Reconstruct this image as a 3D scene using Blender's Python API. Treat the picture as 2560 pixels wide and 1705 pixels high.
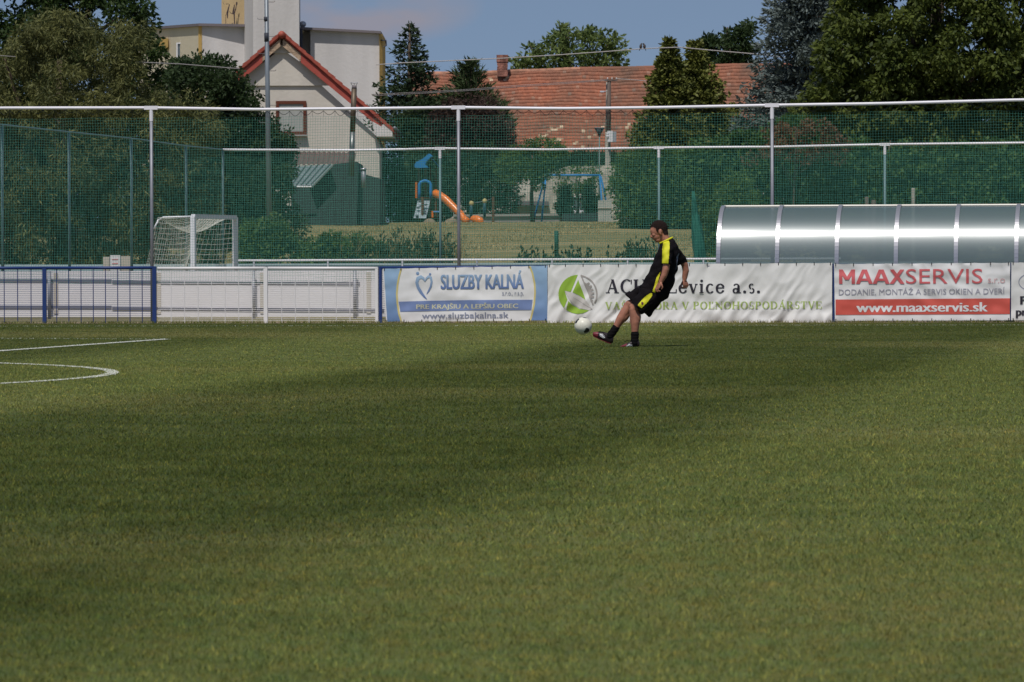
import bpy, bmesh, math, random
import numpy as np
from mathutils import Vector, Matrix

for _o in list(bpy.data.objects):
    bpy.data.objects.remove(_o)
SC = bpy.context.scene
COL = SC.collection
R = math.radians
random.seed(7)
RNG = np.random.default_rng(11)

# ------------------------------------------------------------------ camera
FPX, CX, CY = 12150.0, 1280.0, 852.5          # focal length in photo pixels (2560 wide)
PITCH, ROLL, CAMH = R(1.002), R(0.20), 1.2
fwd = Vector((0, math.cos(PITCH), -math.sin(PITCH)))
up0 = Vector((0, math.sin(PITCH), math.cos(PITCH)))
rt0 = Vector((1, 0, 0))
rt = rt0 * math.cos(ROLL) - up0 * math.sin(ROLL)
up = rt0 * math.sin(ROLL) + up0 * math.cos(ROLL)
CAM = Vector((0, 0, CAMH))
cd = bpy.data.cameras.new('camera')
cam = bpy.data.objects.new('camera', cd)
COL.objects.link(cam)
cd.sensor_width = 36
cd.lens = FPX / 2560 * 36
cd.clip_start = 0.5
cd.clip_end = 6000
M = Matrix((rt, up, -fwd)).transposed().to_4x4()
M.translation = CAM
cam.matrix_world = M
cd.dof.use_dof = True
cd.dof.focus_distance = 66
cd.dof.aperture_fstop = 15
SC.camera = cam

# ------------------------------------------------------------------ light
TOSUN = Vector((-0.15, -0.55, 1.0)).normalized()
ELEV = math.asin(TOSUN.z)
AZ = math.atan2(TOSUN.x, TOSUN.y)
sl = bpy.data.lights.new('sun', 'SUN')
sl.energy = 3.5
sl.angle = R(0.53)
sl.color = (1.0, 0.95, 0.88)
sun = bpy.data.objects.new('sun', sl)
COL.objects.link(sun)
sun.rotation_euler = TOSUN.to_track_quat('Z', 'Y').to_euler()
sun.location = (0, 0, 50)

W = bpy.data.worlds.new('World')
SC.world = W
W.use_nodes = True
nt = W.node_tree
nt.nodes.clear()
def N(t, kind, **kw):
    n = t.nodes.new(kind)
    for k, v in kw.items():
        setattr(n, k, v)
    return n
sky = N(nt, 'ShaderNodeTexSky', sky_type='NISHITA', sun_disc=False, sun_elevation=ELEV,
        sun_rotation=AZ % (2 * math.pi), air_density=1.0, dust_density=0.4, ozone_density=2.0)
tc = N(nt, 'ShaderNodeTexCoord')
lift = N(nt, 'ShaderNodeVectorMath', operation='ADD')
lift.inputs[1].default_value = (0, 0, 0.2)
nrm = N(nt, 'ShaderNodeVectorMath', operation='NORMALIZE')
nt.links.new(tc.outputs['Generated'], lift.inputs[0])
nt.links.new(lift.outputs[0], nrm.inputs[0])
nt.links.new(nrm.outputs[0], sky.inputs['Vector'])
# a soft cloud bank low in the sky: real part of the sky map
cs = N(nt, 'ShaderNodeVectorMath', operation='MULTIPLY')
cs.inputs[1].default_value = (55, 1, 130)
nt.links.new(tc.outputs['Generated'], cs.inputs[0])
cn = N(nt, 'ShaderNodeTexNoise')
cn.inputs['Scale'].default_value = 0.55
cn.inputs['Detail'].default_value = 5
nt.links.new(cs.outputs[0], cn.inputs['Vector'])
cd1 = N(nt, 'ShaderNodeVectorMath', operation='DISTANCE')
cs2 = N(nt, 'ShaderNodeVectorMath', operation='MULTIPLY')
cs2.inputs[1].default_value = (1, 0, 2.8)
nt.links.new(tc.outputs['Generated'], cs2.inputs[0])
nt.links.new(cs2.outputs[0], cd1.inputs[0])
cd1.inputs[1].default_value = (-0.030, 0, 0.0515 * 2.8)
mr = N(nt, 'ShaderNodeMapRange')
mr.inputs['From Min'].default_value = 0.025
mr.inputs['From Max'].default_value = 0.009
nt.links.new(cd1.outputs['Value'], mr.inputs['Value'])
mr2 = N(nt, 'ShaderNodeMapRange')
mr2.inputs['From Min'].default_value = 0.33
mr2.inputs['From Max'].default_value = 0.60
nt.links.new(cn.outputs['Fac'], mr2.inputs['Value'])
mm = N(nt, 'ShaderNodeMath', operation='MULTIPLY')
nt.links.new(mr.outputs[0], mm.inputs[0])
nt.links.new(mr2.outputs[0], mm.inputs[1])
mx = N(nt, 'ShaderNodeMix', data_type='RGBA')
mm2 = N(nt, 'ShaderNodeMath', operation='MULTIPLY')
mm2.inputs[1].default_value = 1.5
mm2.use_clamp = True
nt.links.new(mm.outputs[0], mm2.inputs[0])
nt.links.new(mm2.outputs[0], mx.inputs[0])
tint = N(nt, 'ShaderNodeMix', data_type='RGBA', blend_type='MULTIPLY')
tint.inputs[0].default_value = 1
tint.inputs[7].default_value = (0.95, 0.87, 0.83, 1)
nt.links.new(sky.outputs[0], tint.inputs[6])
nt.links.new(tint.outputs[2], mx.inputs[6])
mx.inputs[7].default_value = (2.95, 2.95, 3.6, 1)
bg = N(nt, 'ShaderNodeBackground')
bg.inputs['Strength'].default_value = 0.10
nt.links.new(mx.outputs[2], bg.inputs['Color'])
wo = N(nt, 'ShaderNodeOutputWorld')
nt.links.new(bg.outputs[0], wo.inputs[0])

SC.render.engine = 'CYCLES'
SC.view_settings.view_transform = 'Standard'
SC.view_settings.look = 'None'
SC.view_settings.exposure = -0.1
SC.view_settings.gamma = 1
SC.view_settings.use_curve_mapping = False
SC.cycles.use_denoising = True
SC.cycles.max_bounces = 6
SC.cycles.transparent_max_bounces = 24

# ------------------------------------------------------------------ projection helpers
def ray(px, py):
    return rt * ((px - CX) / FPX) - up * ((py - CY) / FPX) + fwd
def at(px, py, Y):
    d = ray(px, py)
    return CAM + d * (Y / d.y)
def ground(px, py):
    d = ray(px, py)
    return CAM + d * (-CAMH / d.z)
def px2m(Y):
    return Y / FPX

class Frame:
    """a vertical plane standing on the ground: u runs right, off runs towards the camera"""
    def __init__(s, Y0, deg):
        a = R(deg)
        s.o = Vector((0, Y0, 0)); s.d = Vector((math.cos(a), -math.sin(a), 0)); s.n = Vector((-math.sin(a), -math.cos(a), 0))
    def P(s, u, z, off=0.0):
        return s.o + s.d * u + s.n * off + Vector((0, 0, z))
    def uv(s, px, py, off=0.0):
        d = ray(px, py)
        o = s.o + s.n * off
        t = (o - CAM).dot(s.n) / d.dot(s.n)
        p = CAM + d * t
        return (p - s.o).dot(s.d), p.z

# ------------------------------------------------------------------ materials
_mats = {}
def mat(name, col, rough=0.7, metal=0.0, var=0.0, vscale=3.0, bump=0.0, bscale=20.0, col2=None,
        trans=0.0, island=0.0, spec=0.3, vdetail=4.0, coat=0.0, vec=None):
    if name in _mats:
        return _mats[name]
    m = bpy.data.materials.new(name)
    m.use_nodes = True
    t = m.node_tree
    b = t.nodes['Principled BSDF']
    b.inputs['Roughness'].default_value = rough
    b.inputs['Metallic'].default_value = metal
    b.inputs['Specular IOR Level'].default_value = spec
    b.inputs['Coat Weight'].default_value = coat
    c = (*col, 1)
    geo = N(t, 'ShaderNodeNewGeometry')
    if var > 0 or island > 0:
        if col2 is None:
            col2 = tuple(min(1, x * (1 - 0.0)) for x in col)
            lo = tuple(x * (1 - var) for x in col); hi = tuple(min(1, x * (1 + var)) for x in col)
        else:
            lo, hi = col, col2
        nz = N(t, 'ShaderNodeTexNoise')
        nz.inputs['Scale'].default_value = vscale
        nz.inputs['Detail'].default_value = vdetail
        if vec:
            vm = N(t, 'ShaderNodeVectorMath', operation='MULTIPLY')
            vm.inputs[1].default_value = vec
            t.links.new(geo.outputs['Position'], vm.inputs[0])
            t.links.new(vm.outputs[0], nz.inputs['Vector'])
        else:
            t.links.new(geo.outputs['Position'], nz.inputs['Vector'])
        rg = N(t, 'ShaderNodeMapRange')
        rg.inputs['From Min'].default_value = 0.3
        rg.inputs['From Max'].default_value = 0.7
        t.links.new(nz.outputs['Fac'], rg.inputs['Value'])
        fac = rg.outputs[0]
        if island > 0:
            mi = N(t, 'ShaderNodeMix', data_type='FLOAT')
            mi.inputs[0].default_value = island
            t.links.new(fac, mi.inputs[2])
            t.links.new(geo.outputs['Random Per Island'], mi.inputs[3])
            fac = mi.outputs[0]
        mc = N(t, 'ShaderNodeMix', data_type='RGBA')
        mc.inputs[6].default_value = (*lo, 1)
        mc.inputs[7].default_value = (*hi, 1)
        t.links.new(fac, mc.inputs[0])
        t.links.new(mc.outputs[2], b.inputs['Base Color'])
        csock = mc.outputs[2]
    else:
        b.inputs['Base Color'].default_value = c
        csock = None
    if bump > 0:
        n2 = N(t, 'ShaderNodeTexNoise')
        n2.inputs['Scale'].default_value = bscale
        n2.inputs['Detail'].default_value = 5
        t.links.new(geo.outputs['Position'], n2.inputs['Vector'])
        bp = N(t, 'ShaderNodeBump')
        bp.inputs['Strength'].default_value = bump
        bp.inputs['Distance'].default_value = 0.05
        t.links.new(n2.outputs['Fac'], bp.inputs['Height'])
        t.links.new(bp.outputs[0], b.inputs['Normal'])
    if trans > 0:
        tr = N(t, 'ShaderNodeBsdfTranslucent')
        if csock:
            t.links.new(csock, tr.inputs['Color'])
        else:
            tr.inputs['Color'].default_value = c
        ms = N(t, 'ShaderNodeMixShader')
        ms.inputs[0].default_value = trans
        out = t.nodes['Material Output']
        t.links.new(b.outputs[0], ms.inputs[1])
        t.links.new(tr.outputs[0], ms.inputs[2])
        t.links.new(ms.outputs[0], out.inputs[0])
    _mats[name] = m
    return m

def gradmat(name, lo, hi):
    """printed vertical gradient, lo at the foot of the print, hi at its top"""
    m = bpy.data.materials.new(name); m.use_nodes = True
    t = m.node_tree; b = t.nodes['Principled BSDF']
    tc = N(t, 'ShaderNodeTexCoord'); sp = N(t, 'ShaderNodeSeparateXYZ')
    t.links.new(tc.outputs['Generated'], sp.inputs[0])
    mc = N(t, 'ShaderNodeMix', data_type='RGBA')
    mc.inputs[6].default_value = (*lo, 1); mc.inputs[7].default_value = (*hi, 1)
    t.links.new(sp.outputs['Z'], mc.inputs[0]); t.links.new(mc.outputs[2], b.inputs['Base Color'])
    b.inputs['Roughness'].default_value = 0.55
    return m

# ------------------------------------------------------------------ object helpers
def tag(o, label=None, cat=None, group=None, kind=None):
    if label: o['label'] = label
    if cat: o['category'] = cat
    if group: o['group'] = group
    if kind: o['kind'] = kind
    return o
def empty(name, loc, label, cat, group=None):
    o = bpy.data.objects.new(name, None)
    COL.objects.link(o)
    o.location = loc
    o.empty_display_size = 0.3
    return tag(o, label, cat, group)
def wmat(o):
    m = Matrix.Translation(o.location)
    return m if o.parent is None else wmat(o.parent) @ o.matrix_parent_inverse @ m
def put(o, parent):
    COL.objects.link(o)
    if parent is not None:
        o.parent = parent
        # meshes are written in world coordinates: keep them there under their thing
        o.matrix_parent_inverse = wmat(parent).inverted()
    return o
class MB:
    def __init__(s):
        s.v = []; s.f = []; s.m = []; s.cur = 0
    def quad(s, a, b, c, d):
        i = len(s.v); s.v += [tuple(a), tuple(b), tuple(c), tuple(d)]; s.f.append((i, i+1, i+2, i+3)); s.m.append(s.cur)
    def prism(s, front, back):
        """front/back: equal length lists of points (same order)"""
        n = len(front); i = len(s.v)
        s.v += [tuple(p) for p in front] + [tuple(p) for p in back]
        s.f.append(tuple(range(i, i + n))); s.m.append(s.cur)
        s.f.append(tuple(range(i + 2 * n - 1, i + n - 1, -1))); s.m.append(s.cur)
        for k in range(n):
            j = (k + 1) % n
            s.f.append((i + k, i + n + k, i + n + j, i + j)); s.m.append(s.cur)
    def box(s, c, sx, sy, sz, rz=0.0, rx=0.0):
        Mx = Matrix.Rotation(rz, 3, 'Z') @ Matrix.Rotation(rx, 3, 'X')
        c = Vector(c)
        P = [c + Mx @ Vector((x * sx / 2, y * sy / 2, z * sz / 2)) for x, y, z in
             ((-1,-1,-1),(1,-1,-1),(1,-1,1),(-1,-1,1),(-1,1,-1),(1,1,-1),(1,1,1),(-1,1,1))]
        s.prism(P[:4], P[4:])
    def tube(s, pts, r, n=6, r2=None, cap=True):
        pts = [Vector(p) for p in pts]; m = len(pts)
        rs = r if isinstance(r, (list, tuple)) else [r + ((r2 if r2 is not None else r) - r) * k / max(1, m - 1) for k in range(m)]
        i0 = len(s.v); prev = None
        for k in range(m):
            if k == 0: t = pts[1] - pts[0]
            elif k == m - 1: t = pts[-1] - pts[-2]
            else: t = pts[k+1] - pts[k-1]
            t.normalize()
            ref = Vector((0, 0, 1)) if abs(t.z) < 0.9 else Vector((1, 0, 0))
            a = t.cross(ref).normalized() if prev is None else (prev - t * prev.dot(t)).normalized()
            prev = a
            b = t.cross(a)
            for q in range(n):
                an = 2 * math.pi * q / n
                s.v.append(tuple(pts[k] + (a * math.cos(an) + b * math.sin(an)) * rs[k]))
        for k in range(m - 1):
            for q in range(n):
                q2 = (q + 1) % n
                s.f.append((i0 + k*n + q, i0 + k*n + q2, i0 + (k+1)*n + q2, i0 + (k+1)*n + q)); s.m.append(s.cur)
        if cap:
            s.f.append(tuple(i0 + q for q in range(n))[::-1]); s.m.append(s.cur)
            s.f.append(tuple(i0 + (m-1)*n + q for q in range(n))); s.m.append(s.cur)
    def ball(s, c, rx, ry=None, rz=None, seg=12, rings=8):
        ry = rx if ry is None else ry; rz = rx if rz is None else rz
        i0 = len(s.v)
        for k in range(1, rings):
            th = math.pi * k / rings
            for q in range(seg):
                ph = 2 * math.pi * q / seg
                s.v.append((c[0] + rx*math.sin(th)*math.cos(ph), c[1] + ry*math.sin(th)*math.sin(ph), c[2] + rz*math.cos(th)))
        s.v.append((c[0], c[1], c[2] + rz)); s.v.append((c[0], c[1], c[2] - rz))
        T = len(s.v) - 2
        for k in range(rings - 2):
            for q in range(seg):
                q2 = (q+1) % seg
                s.f.append((i0+k*seg+q, i0+(k+1)*seg+q, i0+(k+1)*seg+q2, i0+k*seg+q2)); s.m.append(s.cur)
        for q in range(seg):
            q2 = (q+1) % seg
            s.f.append((T, i0+q, i0+q2)); s.m.append(s.cur)
            s.f.append((T+1, i0+(rings-2)*seg+q2, i0+(rings-2)*seg+q)); s.m.append(s.cur)
    def build(s, name, mats, parent=None, smooth=False, fix=False):
        me = bpy.data.meshes.new(name)
        me.from_pydata(s.v, [], s.f)
        if not isinstance(mats, (list, tuple)): mats = [mats]
        for x in mats: me.materials.append(x)
        if len(mats) > 1: me.polygons.foreach_set('material_index', s.m)
        if fix:
            bm = bmesh.new(); bm.from_mesh(me); bmesh.ops.recalc_face_normals(bm, faces=bm.faces); bm.to_mesh(me); bm.free()
        if smooth: me.polygons.foreach_set('use_smooth', [True] * len(me.polygons))
        me.update()
        return put(bpy.data.objects.new(name, me), parent)
def poly_prism(mb, pts, Y, depth):
    """pts in photo pixels at distance Y, real thickness depth going away"""
    f = [at(x, y, Y) for x, y in pts]
    mb.prism(f, [p + Vector((0, depth, 0)) for p in f])
def np_mesh(name, V, F, mats, parent=None, nv=4, smooth=False):
    """V (n,3) array, F (m,nv) int array"""
    me = bpy.data.meshes.new(name)
    me.vertices.add(len(V)); me.vertices.foreach_set('co', V.astype(np.float32).ravel())
    me.loops.add(F.size); me.loops.foreach_set('vertex_index', F.astype(np.int32).ravel())
    me.polygons.add(len(F))
    me.polygons.foreach_set('loop_start', np.arange(0, F.size, nv, dtype=np.int32))
    if smooth: me.polygons.foreach_set('use_smooth', np.ones(len(F), dtype=bool))
    if not isinstance(mats, (list, tuple)): mats = [mats]
    for x in mats: me.materials.append(x)
    me.update(calc_edges=True); me.validate()
    return put(bpy.data.objects.new(name, me), parent)
# ================================================================== ground, pitch, grass
def hgt(Y, X=0.0):
    t = min(1, max(0, (Y - 128) / 72.0))
    return 2.56 * (t * t * (3 - 2 * t)) ** 0.85 if t > 0 else 0.0
M_soil = mat('meadow_soil', (0.13, 0.13, 0.045), 0.95, var=1, vscale=0.35, col2=(0.30, 0.245, 0.12), vec=(0.35, 1.4, 1), bump=0.6, bscale=9, vdetail=8)
xs = np.unique(np.concatenate([np.linspace(-900, -40, 16), np.linspace(-40, 40, 41), np.linspace(40, 900, 16)]))
ys = np.unique(np.concatenate([np.linspace(-300, 120, 12), np.linspace(120, 215, 60), np.linspace(215, 3000, 25)]))
V = []
for y in ys:
    for x in xs:
        V.append((x, y, hgt(y) + (0.05 * math.sin(x * 0.9 + y * 0.3) * math.sin(y * 0.5) if 130 < y < 230 else 0)))
nx, ny = len(xs), len(ys)
F = [(j*nx+i, j*nx+i+1, (j+1)*nx+i+1, (j+1)*nx+i) for j in range(ny-1) for i in range(nx-1)]
tag(np_mesh('ground', np.array(V), np.array(F), M_soil, smooth=True), kind='structure')

FF = Frame(86.8, 9.0)          # the perimeter fence
TA = R(9.0)
def stripe_nodes(t, geo, lo, hi, noise_amt):
    """turf colour: mowing bands across the pitch plus patchiness, all in world metres"""
    sp = N(t, 'ShaderNodeSeparateXYZ'); t.links.new(geo.outputs['Position'], sp.inputs[0])
    def m(op, a, b):
        n = N(t, 'ShaderNodeMath', operation=op)
        for i, q in enumerate((a, b)):
            if isinstance(q, (int, float)): n.inputs[i].default_value = q
            elif q is not None: t.links.new(q, n.inputs[i])
        return n.outputs[0]
    nz0 = N(t, 'ShaderNodeTexNoise'); nz0.inputs['Scale'].default_value = 0.35; nz0.inputs['Detail'].default_value = 4
    t.links.new(geo.outputs['Position'], nz0.inputs['Vector'])
    s = m('SUBTRACT', m('MULTIPLY', sp.outputs['X'], math.cos(TA)), m('MULTIPLY', sp.outputs['Y'], math.sin(TA)))
    s = m('ADD', s, m('MULTIPLY', m('SUBTRACT', nz0.outputs['Fac'], 0.5), 0.55))
    rs = N(t, 'ShaderNodeMapRange'); rs.inputs['From Min'].default_value = -22; rs.inputs['From Max'].default_value = 8
    t.links.new(s, rs.inputs['Value'])
    cr = N(t, 'ShaderNodeValToRGB'); el = cr.color_ramp.elements
    st = ((-22, .15), (-15.4, .15), (-13.8, .95), (-10.1, 1.0), (-9.1, .10), (-4.3, .0), (-3.3, .85), (-1.7, .9), (1.0, .7), (2.4, .2), (5.0, .2), (8, .8))
    for i, (a_, b_) in enumerate(st):
        q = el[i] if i < 1 else (el[-1] if i == len(st)-1 else el.new((a_+22)/30)); q.position = (a_+22)/30; q.color = (b_, b_, b_, 1)
    t.links.new(rs.outputs[0], cr.inputs[0]); w = cr.outputs[0]
    nz = N(t, 'ShaderNodeTexNoise'); nz.inputs['Scale'].default_value = 1.1; nz.inputs['Detail'].default_value = 7
    nz.inputs['Roughness'].default_value = 0.65
    t.links.new(geo.outputs['Position'], nz.inputs['Vector'])
    rg = N(t, 'ShaderNodeMapRange'); rg.inputs['From Min'].default_value = 0.32; rg.inputs['From Max'].default_value = 0.68
    t.links.new(nz.outputs['Fac'], rg.inputs['Value'])
    fac = m('ADD', m('MULTIPLY', w, 1 - noise_amt), m('MULTIPLY', rg.outputs[0], noise_amt))
    mc = N(t, 'ShaderNodeMix', data_type='RGBA')
    mc.inputs[6].default_value = (*lo, 1); mc.inputs[7].default_value = (*hi, 1)
    t.links.new(fac, mc.inputs[0])
    # dry patch towards the far middle of the pitch
    nz3 = N(t, 'ShaderNodeTexNoise'); nz3.inputs['Scale'].default_value = 0.09; nz3.inputs['Detail'].default_value = 5
    t.links.new(geo.outputs['Position'], nz3.inputs['Vector'])
    r3 = N(t, 'ShaderNodeMapRange'); r3.inputs['From Min'].default_value = 0.5; r3.inputs['From Max'].default_value = 0.75
    r3.inputs['To Max'].default_value = 0.6
    t.links.new(nz3.outputs['Fac'], r3.inputs['Value'])
    md = N(t, 'ShaderNodeMix', data_type='RGBA')
    t.links.new(r3.outputs[0], md.inputs[0]); t.links.new(mc.outputs[2], md.inputs[6])
    md.inputs[7].default_value = (0.26, 0.24, 0.095, 1)
    nz4 = N(t, 'ShaderNodeTexNoise'); nz4.inputs['Scale'].default_value = 7; nz4.inputs['Detail'].default_value = 4
    t.links.new(geo.outputs['Position'], nz4.inputs['Vector'])
    r4 = N(t, 'ShaderNodeValToRGB'); e4 = r4.color_ramp.elements
    e4[0].position = .3; e4[0].color = (.82, 1.0, 1.05, 1); e4[1].position = .72; e4[1].color = (1.28, 1.02, .9, 1)
    q = e4.new(.5); q.color = (1, 1, 1, 1)
    t.links.new(nz4.outputs['Fac'], r4.inputs[0])
    mh = N(t, 'ShaderNodeMix', data_type='RGBA', blend_type='MULTIPLY'); mh.inputs[0].default_value = 1
    t.links.new(md.outputs[2], mh.inputs[6]); t.links.new(r4.outputs[0], mh.inputs[7])
    return mh.outputs[2]
def turf_material(name, lo, hi, blade):
    m = bpy.data.materials.new(name); m.use_nodes = True
    t = m.node_tree; b = t.nodes['Principled BSDF']
    b.inputs['Roughness'].default_value = 0.75; b.inputs['Specular IOR Level'].default_value = 0.12
    geo = N(t, 'ShaderNodeNewGeometry')
    c = stripe_nodes(t, geo, lo, hi, 0.36)
    if blade:
        ri = N(t, 'ShaderNodeValToRGB')
        e = ri.color_ramp.elements
        e[0].color = (0.66, 0.7, 0.62, 1); e[0].position = 0.0
        e[1].color = (1.15, 1.1, 1.0, 1); e[1].position = 0.72
        e2 = ri.color_ramp.elements.new(0.9); e2.color = (1.45, 1.35, 1.1, 1)
        e3 = ri.color_ramp.elements.new(0.99); e3.color = (2.3, 1.9, 1.4, 1)
        t.links.new(geo.outputs['Random Per Island'], ri.inputs[0])
        mu = N(t, 'ShaderNodeMix', data_type='RGBA', blend_type='MULTIPLY'); mu.inputs[0].default_value = 1
        t.links.new(c, mu.inputs[6]); t.links.new(ri.outputs[0], mu.inputs[7])
        c = mu.outputs[2]
        tr = N(t, 'ShaderNodeBsdfTranslucent'); ms = N(t, 'ShaderNodeMixShader'); ms.inputs[0].default_value = 0.3
        t.links.new(c, tr.inputs['Color']); t.links.new(b.outputs[0], ms.inputs[1]); t.links.new(tr.outputs[0], ms.inputs[2])
        t.links.new(ms.outputs[0], t.nodes['Material Output'].inputs[0])
    else:
        n2 = N(t, 'ShaderNodeTexNoise'); n2.inputs['Scale'].default_value = 60; n2.inputs['Detail'].default_value = 3
        t.links.new(geo.outputs['Position'], n2.inputs['Vector'])
        bp = N(t, 'ShaderNodeBump'); bp.inputs['Strength'].default_value = 0.8; bp.inputs['Distance'].default_value = 0.02
        t.links.new(n2.outputs['Fac'], bp.inputs['Height']); t.links.new(bp.outputs[0], b.inputs['Normal'])
    t.links.new(c, b.inputs['Base Color'])
    return m
G_LO, G_HI = (0.060, 0.081, 0.017), (0.190, 0.222, 0.068)
M_turf = turf_material('turf', tuple(.66*x for x in G_LO), tuple(.66*x for x in G_HI), False)
M_blade = turf_material('grass_blade', tuple(1.22*x for x in G_LO), tuple(1.22*x for x in G_HI), True)
pts = [FF.P(-70, 0.004, 0.12), FF.P(70, 0.004, 0.12), Vector((70, -40, 0.004)), Vector((-70, -40, 0.004))]
mb = MB(); mb.quad(*pts[::-1]); tag(mb.build('pitch', M_turf), kind='structure')
# dry trodden strip at the foot of the fence and beyond
mb = MB(); mb.quad(FF.P(-70, 0.006, -1.5), FF.P(70, 0.006, -1.5), FF.P(70, 0.008, 0.35), FF.P(-70, 0.008, 0.35))
tag(mb.build('path', mat('dry_soil', (0.30, 0.23, 0.16), 0.95, var=0.35, vscale=6, bump=0.5)), kind='structure')

def blades(name, P, h, w, material, lean=0.5, label=None, cat=None, kind='stuff', seed=1):
    rng = np.random.default_rng(seed)
    n = len(P)
    a = rng.uniform(0, 2*np.pi, n)
    d = np.stack([np.cos(a), np.sin(a), np.zeros(n)], 1)
    h = h * rng.uniform(0.55, 1.25, n); ww = w * rng.uniform(0.7, 1.3, n)
    b = rng.uniform(0, 2*np.pi, n)
    L = (lean * h * rng.uniform(0.2, 1.3, n))[:, None] * np.stack([np.cos(b), np.sin(b), np.zeros(n)], 1)
    V = np.empty((n, 3, 3))
    V[:, 0] = P - d * (ww[:, None] / 2); V[:, 1] = P + d * (ww[:, None] / 2)
    V[:, 2] = P + L; V[:, 2, 2] += h
    o = np_mesh(name, V.reshape(-1, 3), np.arange(3*n).reshape(-1, 3), material, nv=3)
    return tag(o, label, cat, kind=kind)
def scatter_wedge(y0, y1, dens, margin, rng):
    """points on the pitch inside the widening view wedge, with a margin for a step aside"""
    W1 = 1280 / FPX
    A = (W1*(y0+y1) + 2*margin) * (y1-y0)
    n = int(A * dens)
    y = y0 + (y1-y0) * np.sqrt(rng.uniform((y0/y1)**2 if False else 0, 1, n)) if False else rng.uniform(y0, y1, n)
    hw = W1 * y + margin
    keep = rng.uniform(0, 1, n) < hw / (W1*y1 + margin) * 1.0
    y = y[keep]; hw = hw[keep]
    x = rng.uniform(-1, 1, len(y)) * hw
    return np.stack([x, y, np.full(len(y), 0.004)], 1)
rg_ = np.random.default_rng(5)
fence_d = np.array([FF.d.x, FF.d.y]); fence_n = np.array([FF.n.x, FF.n.y])
def before_fence(P, off=0.02):
    q = (P[:, :2] - np.array([0, FF.o.y])) @ fence_n
    return P[q > off]
P1 = scatter_wedge(11.5, 20, 5200, 1.5, rg_)
P2 = scatter_wedge(20, 32, 2400, 2.0, rg_)
P3 = scatter_wedge(32, 55, 1200, 2.5, rg_)
P4 = before_fence(scatter_wedge(55, 88.5, 650, 4.0, rg_))
blades('grass', P1, 0.017, 0.0034, M_blade, 0.9, 'short mown grass in the near foreground of the pitch', 'grass', seed=2)
blades('grass', P2, 0.018, 0.005, M_blade, 0.9, 'short mown grass in the nearer middle of the pitch', 'grass', seed=3)
blades('grass', P3, 0.016, 0.007, M_blade, 0.9, 'short mown grass around the painted arc and before the kicking man', 'grass', seed=4)
blades('grass', P4, 0.010, 0.011, M_blade, 0.9, 'short mown grass at the far side of the pitch by the banners', 'grass', seed=5)
# ragged longer grass at the foot of the fence
n = 9000
u = RNG.uniform(-13, 13, n); of = np.abs(RNG.normal(0, 0.10, n)) + 0.02
clump = 0.5 + 0.5*np.sin(u*2.1 + 1.3) * np.sin(u*5.3)
P = np.array([FF.P(a, 0.004, b) for a, b in zip(u, of)])
keep = RNG.uniform(0, 1, n) < 0.35 + 0.65*clump
blades('grass_fringe', P[keep], 0.055, 0.012, M_blade, 0.6, 'ragged uncut grass along the foot of the fence', 'grass', seed=6)

# painted lines: white painted turf and painted blades
M_line = mat('line_paint', (0.62, 0.63, 0.58), 0.8, var=0.12, vscale=5)
M_lineb = mat('line_paint_blade', (0.66, 0.67, 0.60), 0.8, var=0.25, island=0.7)
def marking(name, pts, w, faint=1.0, dens=1500):
    mb = MB(); L = []
    for a, b in zip(pts[:-1], pts[1:]):
        a = Vector((a[0], a[1], 0)); b = Vector((b[0], b[1], 0)); t = (b-a).normalized(); q = Vector((-t.y, t.x, 0)) * w/2
        L.append((a, b, q))
    i0 = 0
    vs = []
    for k, p in enumerate(pts):
        a = Vector((*pts[max(0, k-1)][:2], 0)); b = Vector((*pts[min(len(pts)-1, k+1)][:2], 0)); t = (b-a).normalized()
        q = Vector((-t.y, t.x, 0)) * w/2; p = Vector((p[0], p[1], 0.009)); vs += [tuple(p+q), tuple(p-q)]
    mb.v = vs
    for k in range(len(pts)-1):
        mb.f.append((2*k, 2*k+1, 2*k+3, 2*k+2)); mb.m.append(0)
    if faint >= 1.0:
        tag(mb.build(name, M_line), kind='structure')
    rng = np.random.default_rng(9); P = []
    for a, b, q in L:
        n = max(1, int((b-a).length * w * dens))
        s = rng.uniform(0, 1, n); r = rng.normal(0, 0.48, n)
        A = np.array(a); B = np.array(b); Q = np.array(q)
        P.append(A + (B-A)*s[:, None] + Q*r[:, None])
    P = np.concatenate(P)
    o = blades(name if faint < 1 else name + '_grass', P, 0.016, 0.010, M_lineb, 0.8, None, None, kind='structure', seed=12)
g1 = ground(415, 849); g2 = ground(0, 878.5); dd = (g2-g1).normalized()
marking('penalty_area_front_line', [g1 + dd*k for k in np.linspace(0, 40, 30)], 0.13, dens=2600)
g3 = ground(0, 847.0); de = (g3-g1).normalized()
marking('penalty_area_side_line', [g1 + de*k for k in np.linspace(0, 17, 12)], 0.10, faint=0.4, dens=1100)
C = Vector((-13.27, 49.75))
marking('penalty_arc', [(C.x + 9.15*math.cos(a), C.y + 9.15*math.sin(a)) for a in np.linspace(-0.95, 0.95, 60)], 0.13, dens=2600)
marking('touchline', [FF.P(k, 0, 3.4) for k in np.linspace(-13, 13, 20)], 0.10, faint=0.4, dens=1100)

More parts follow.
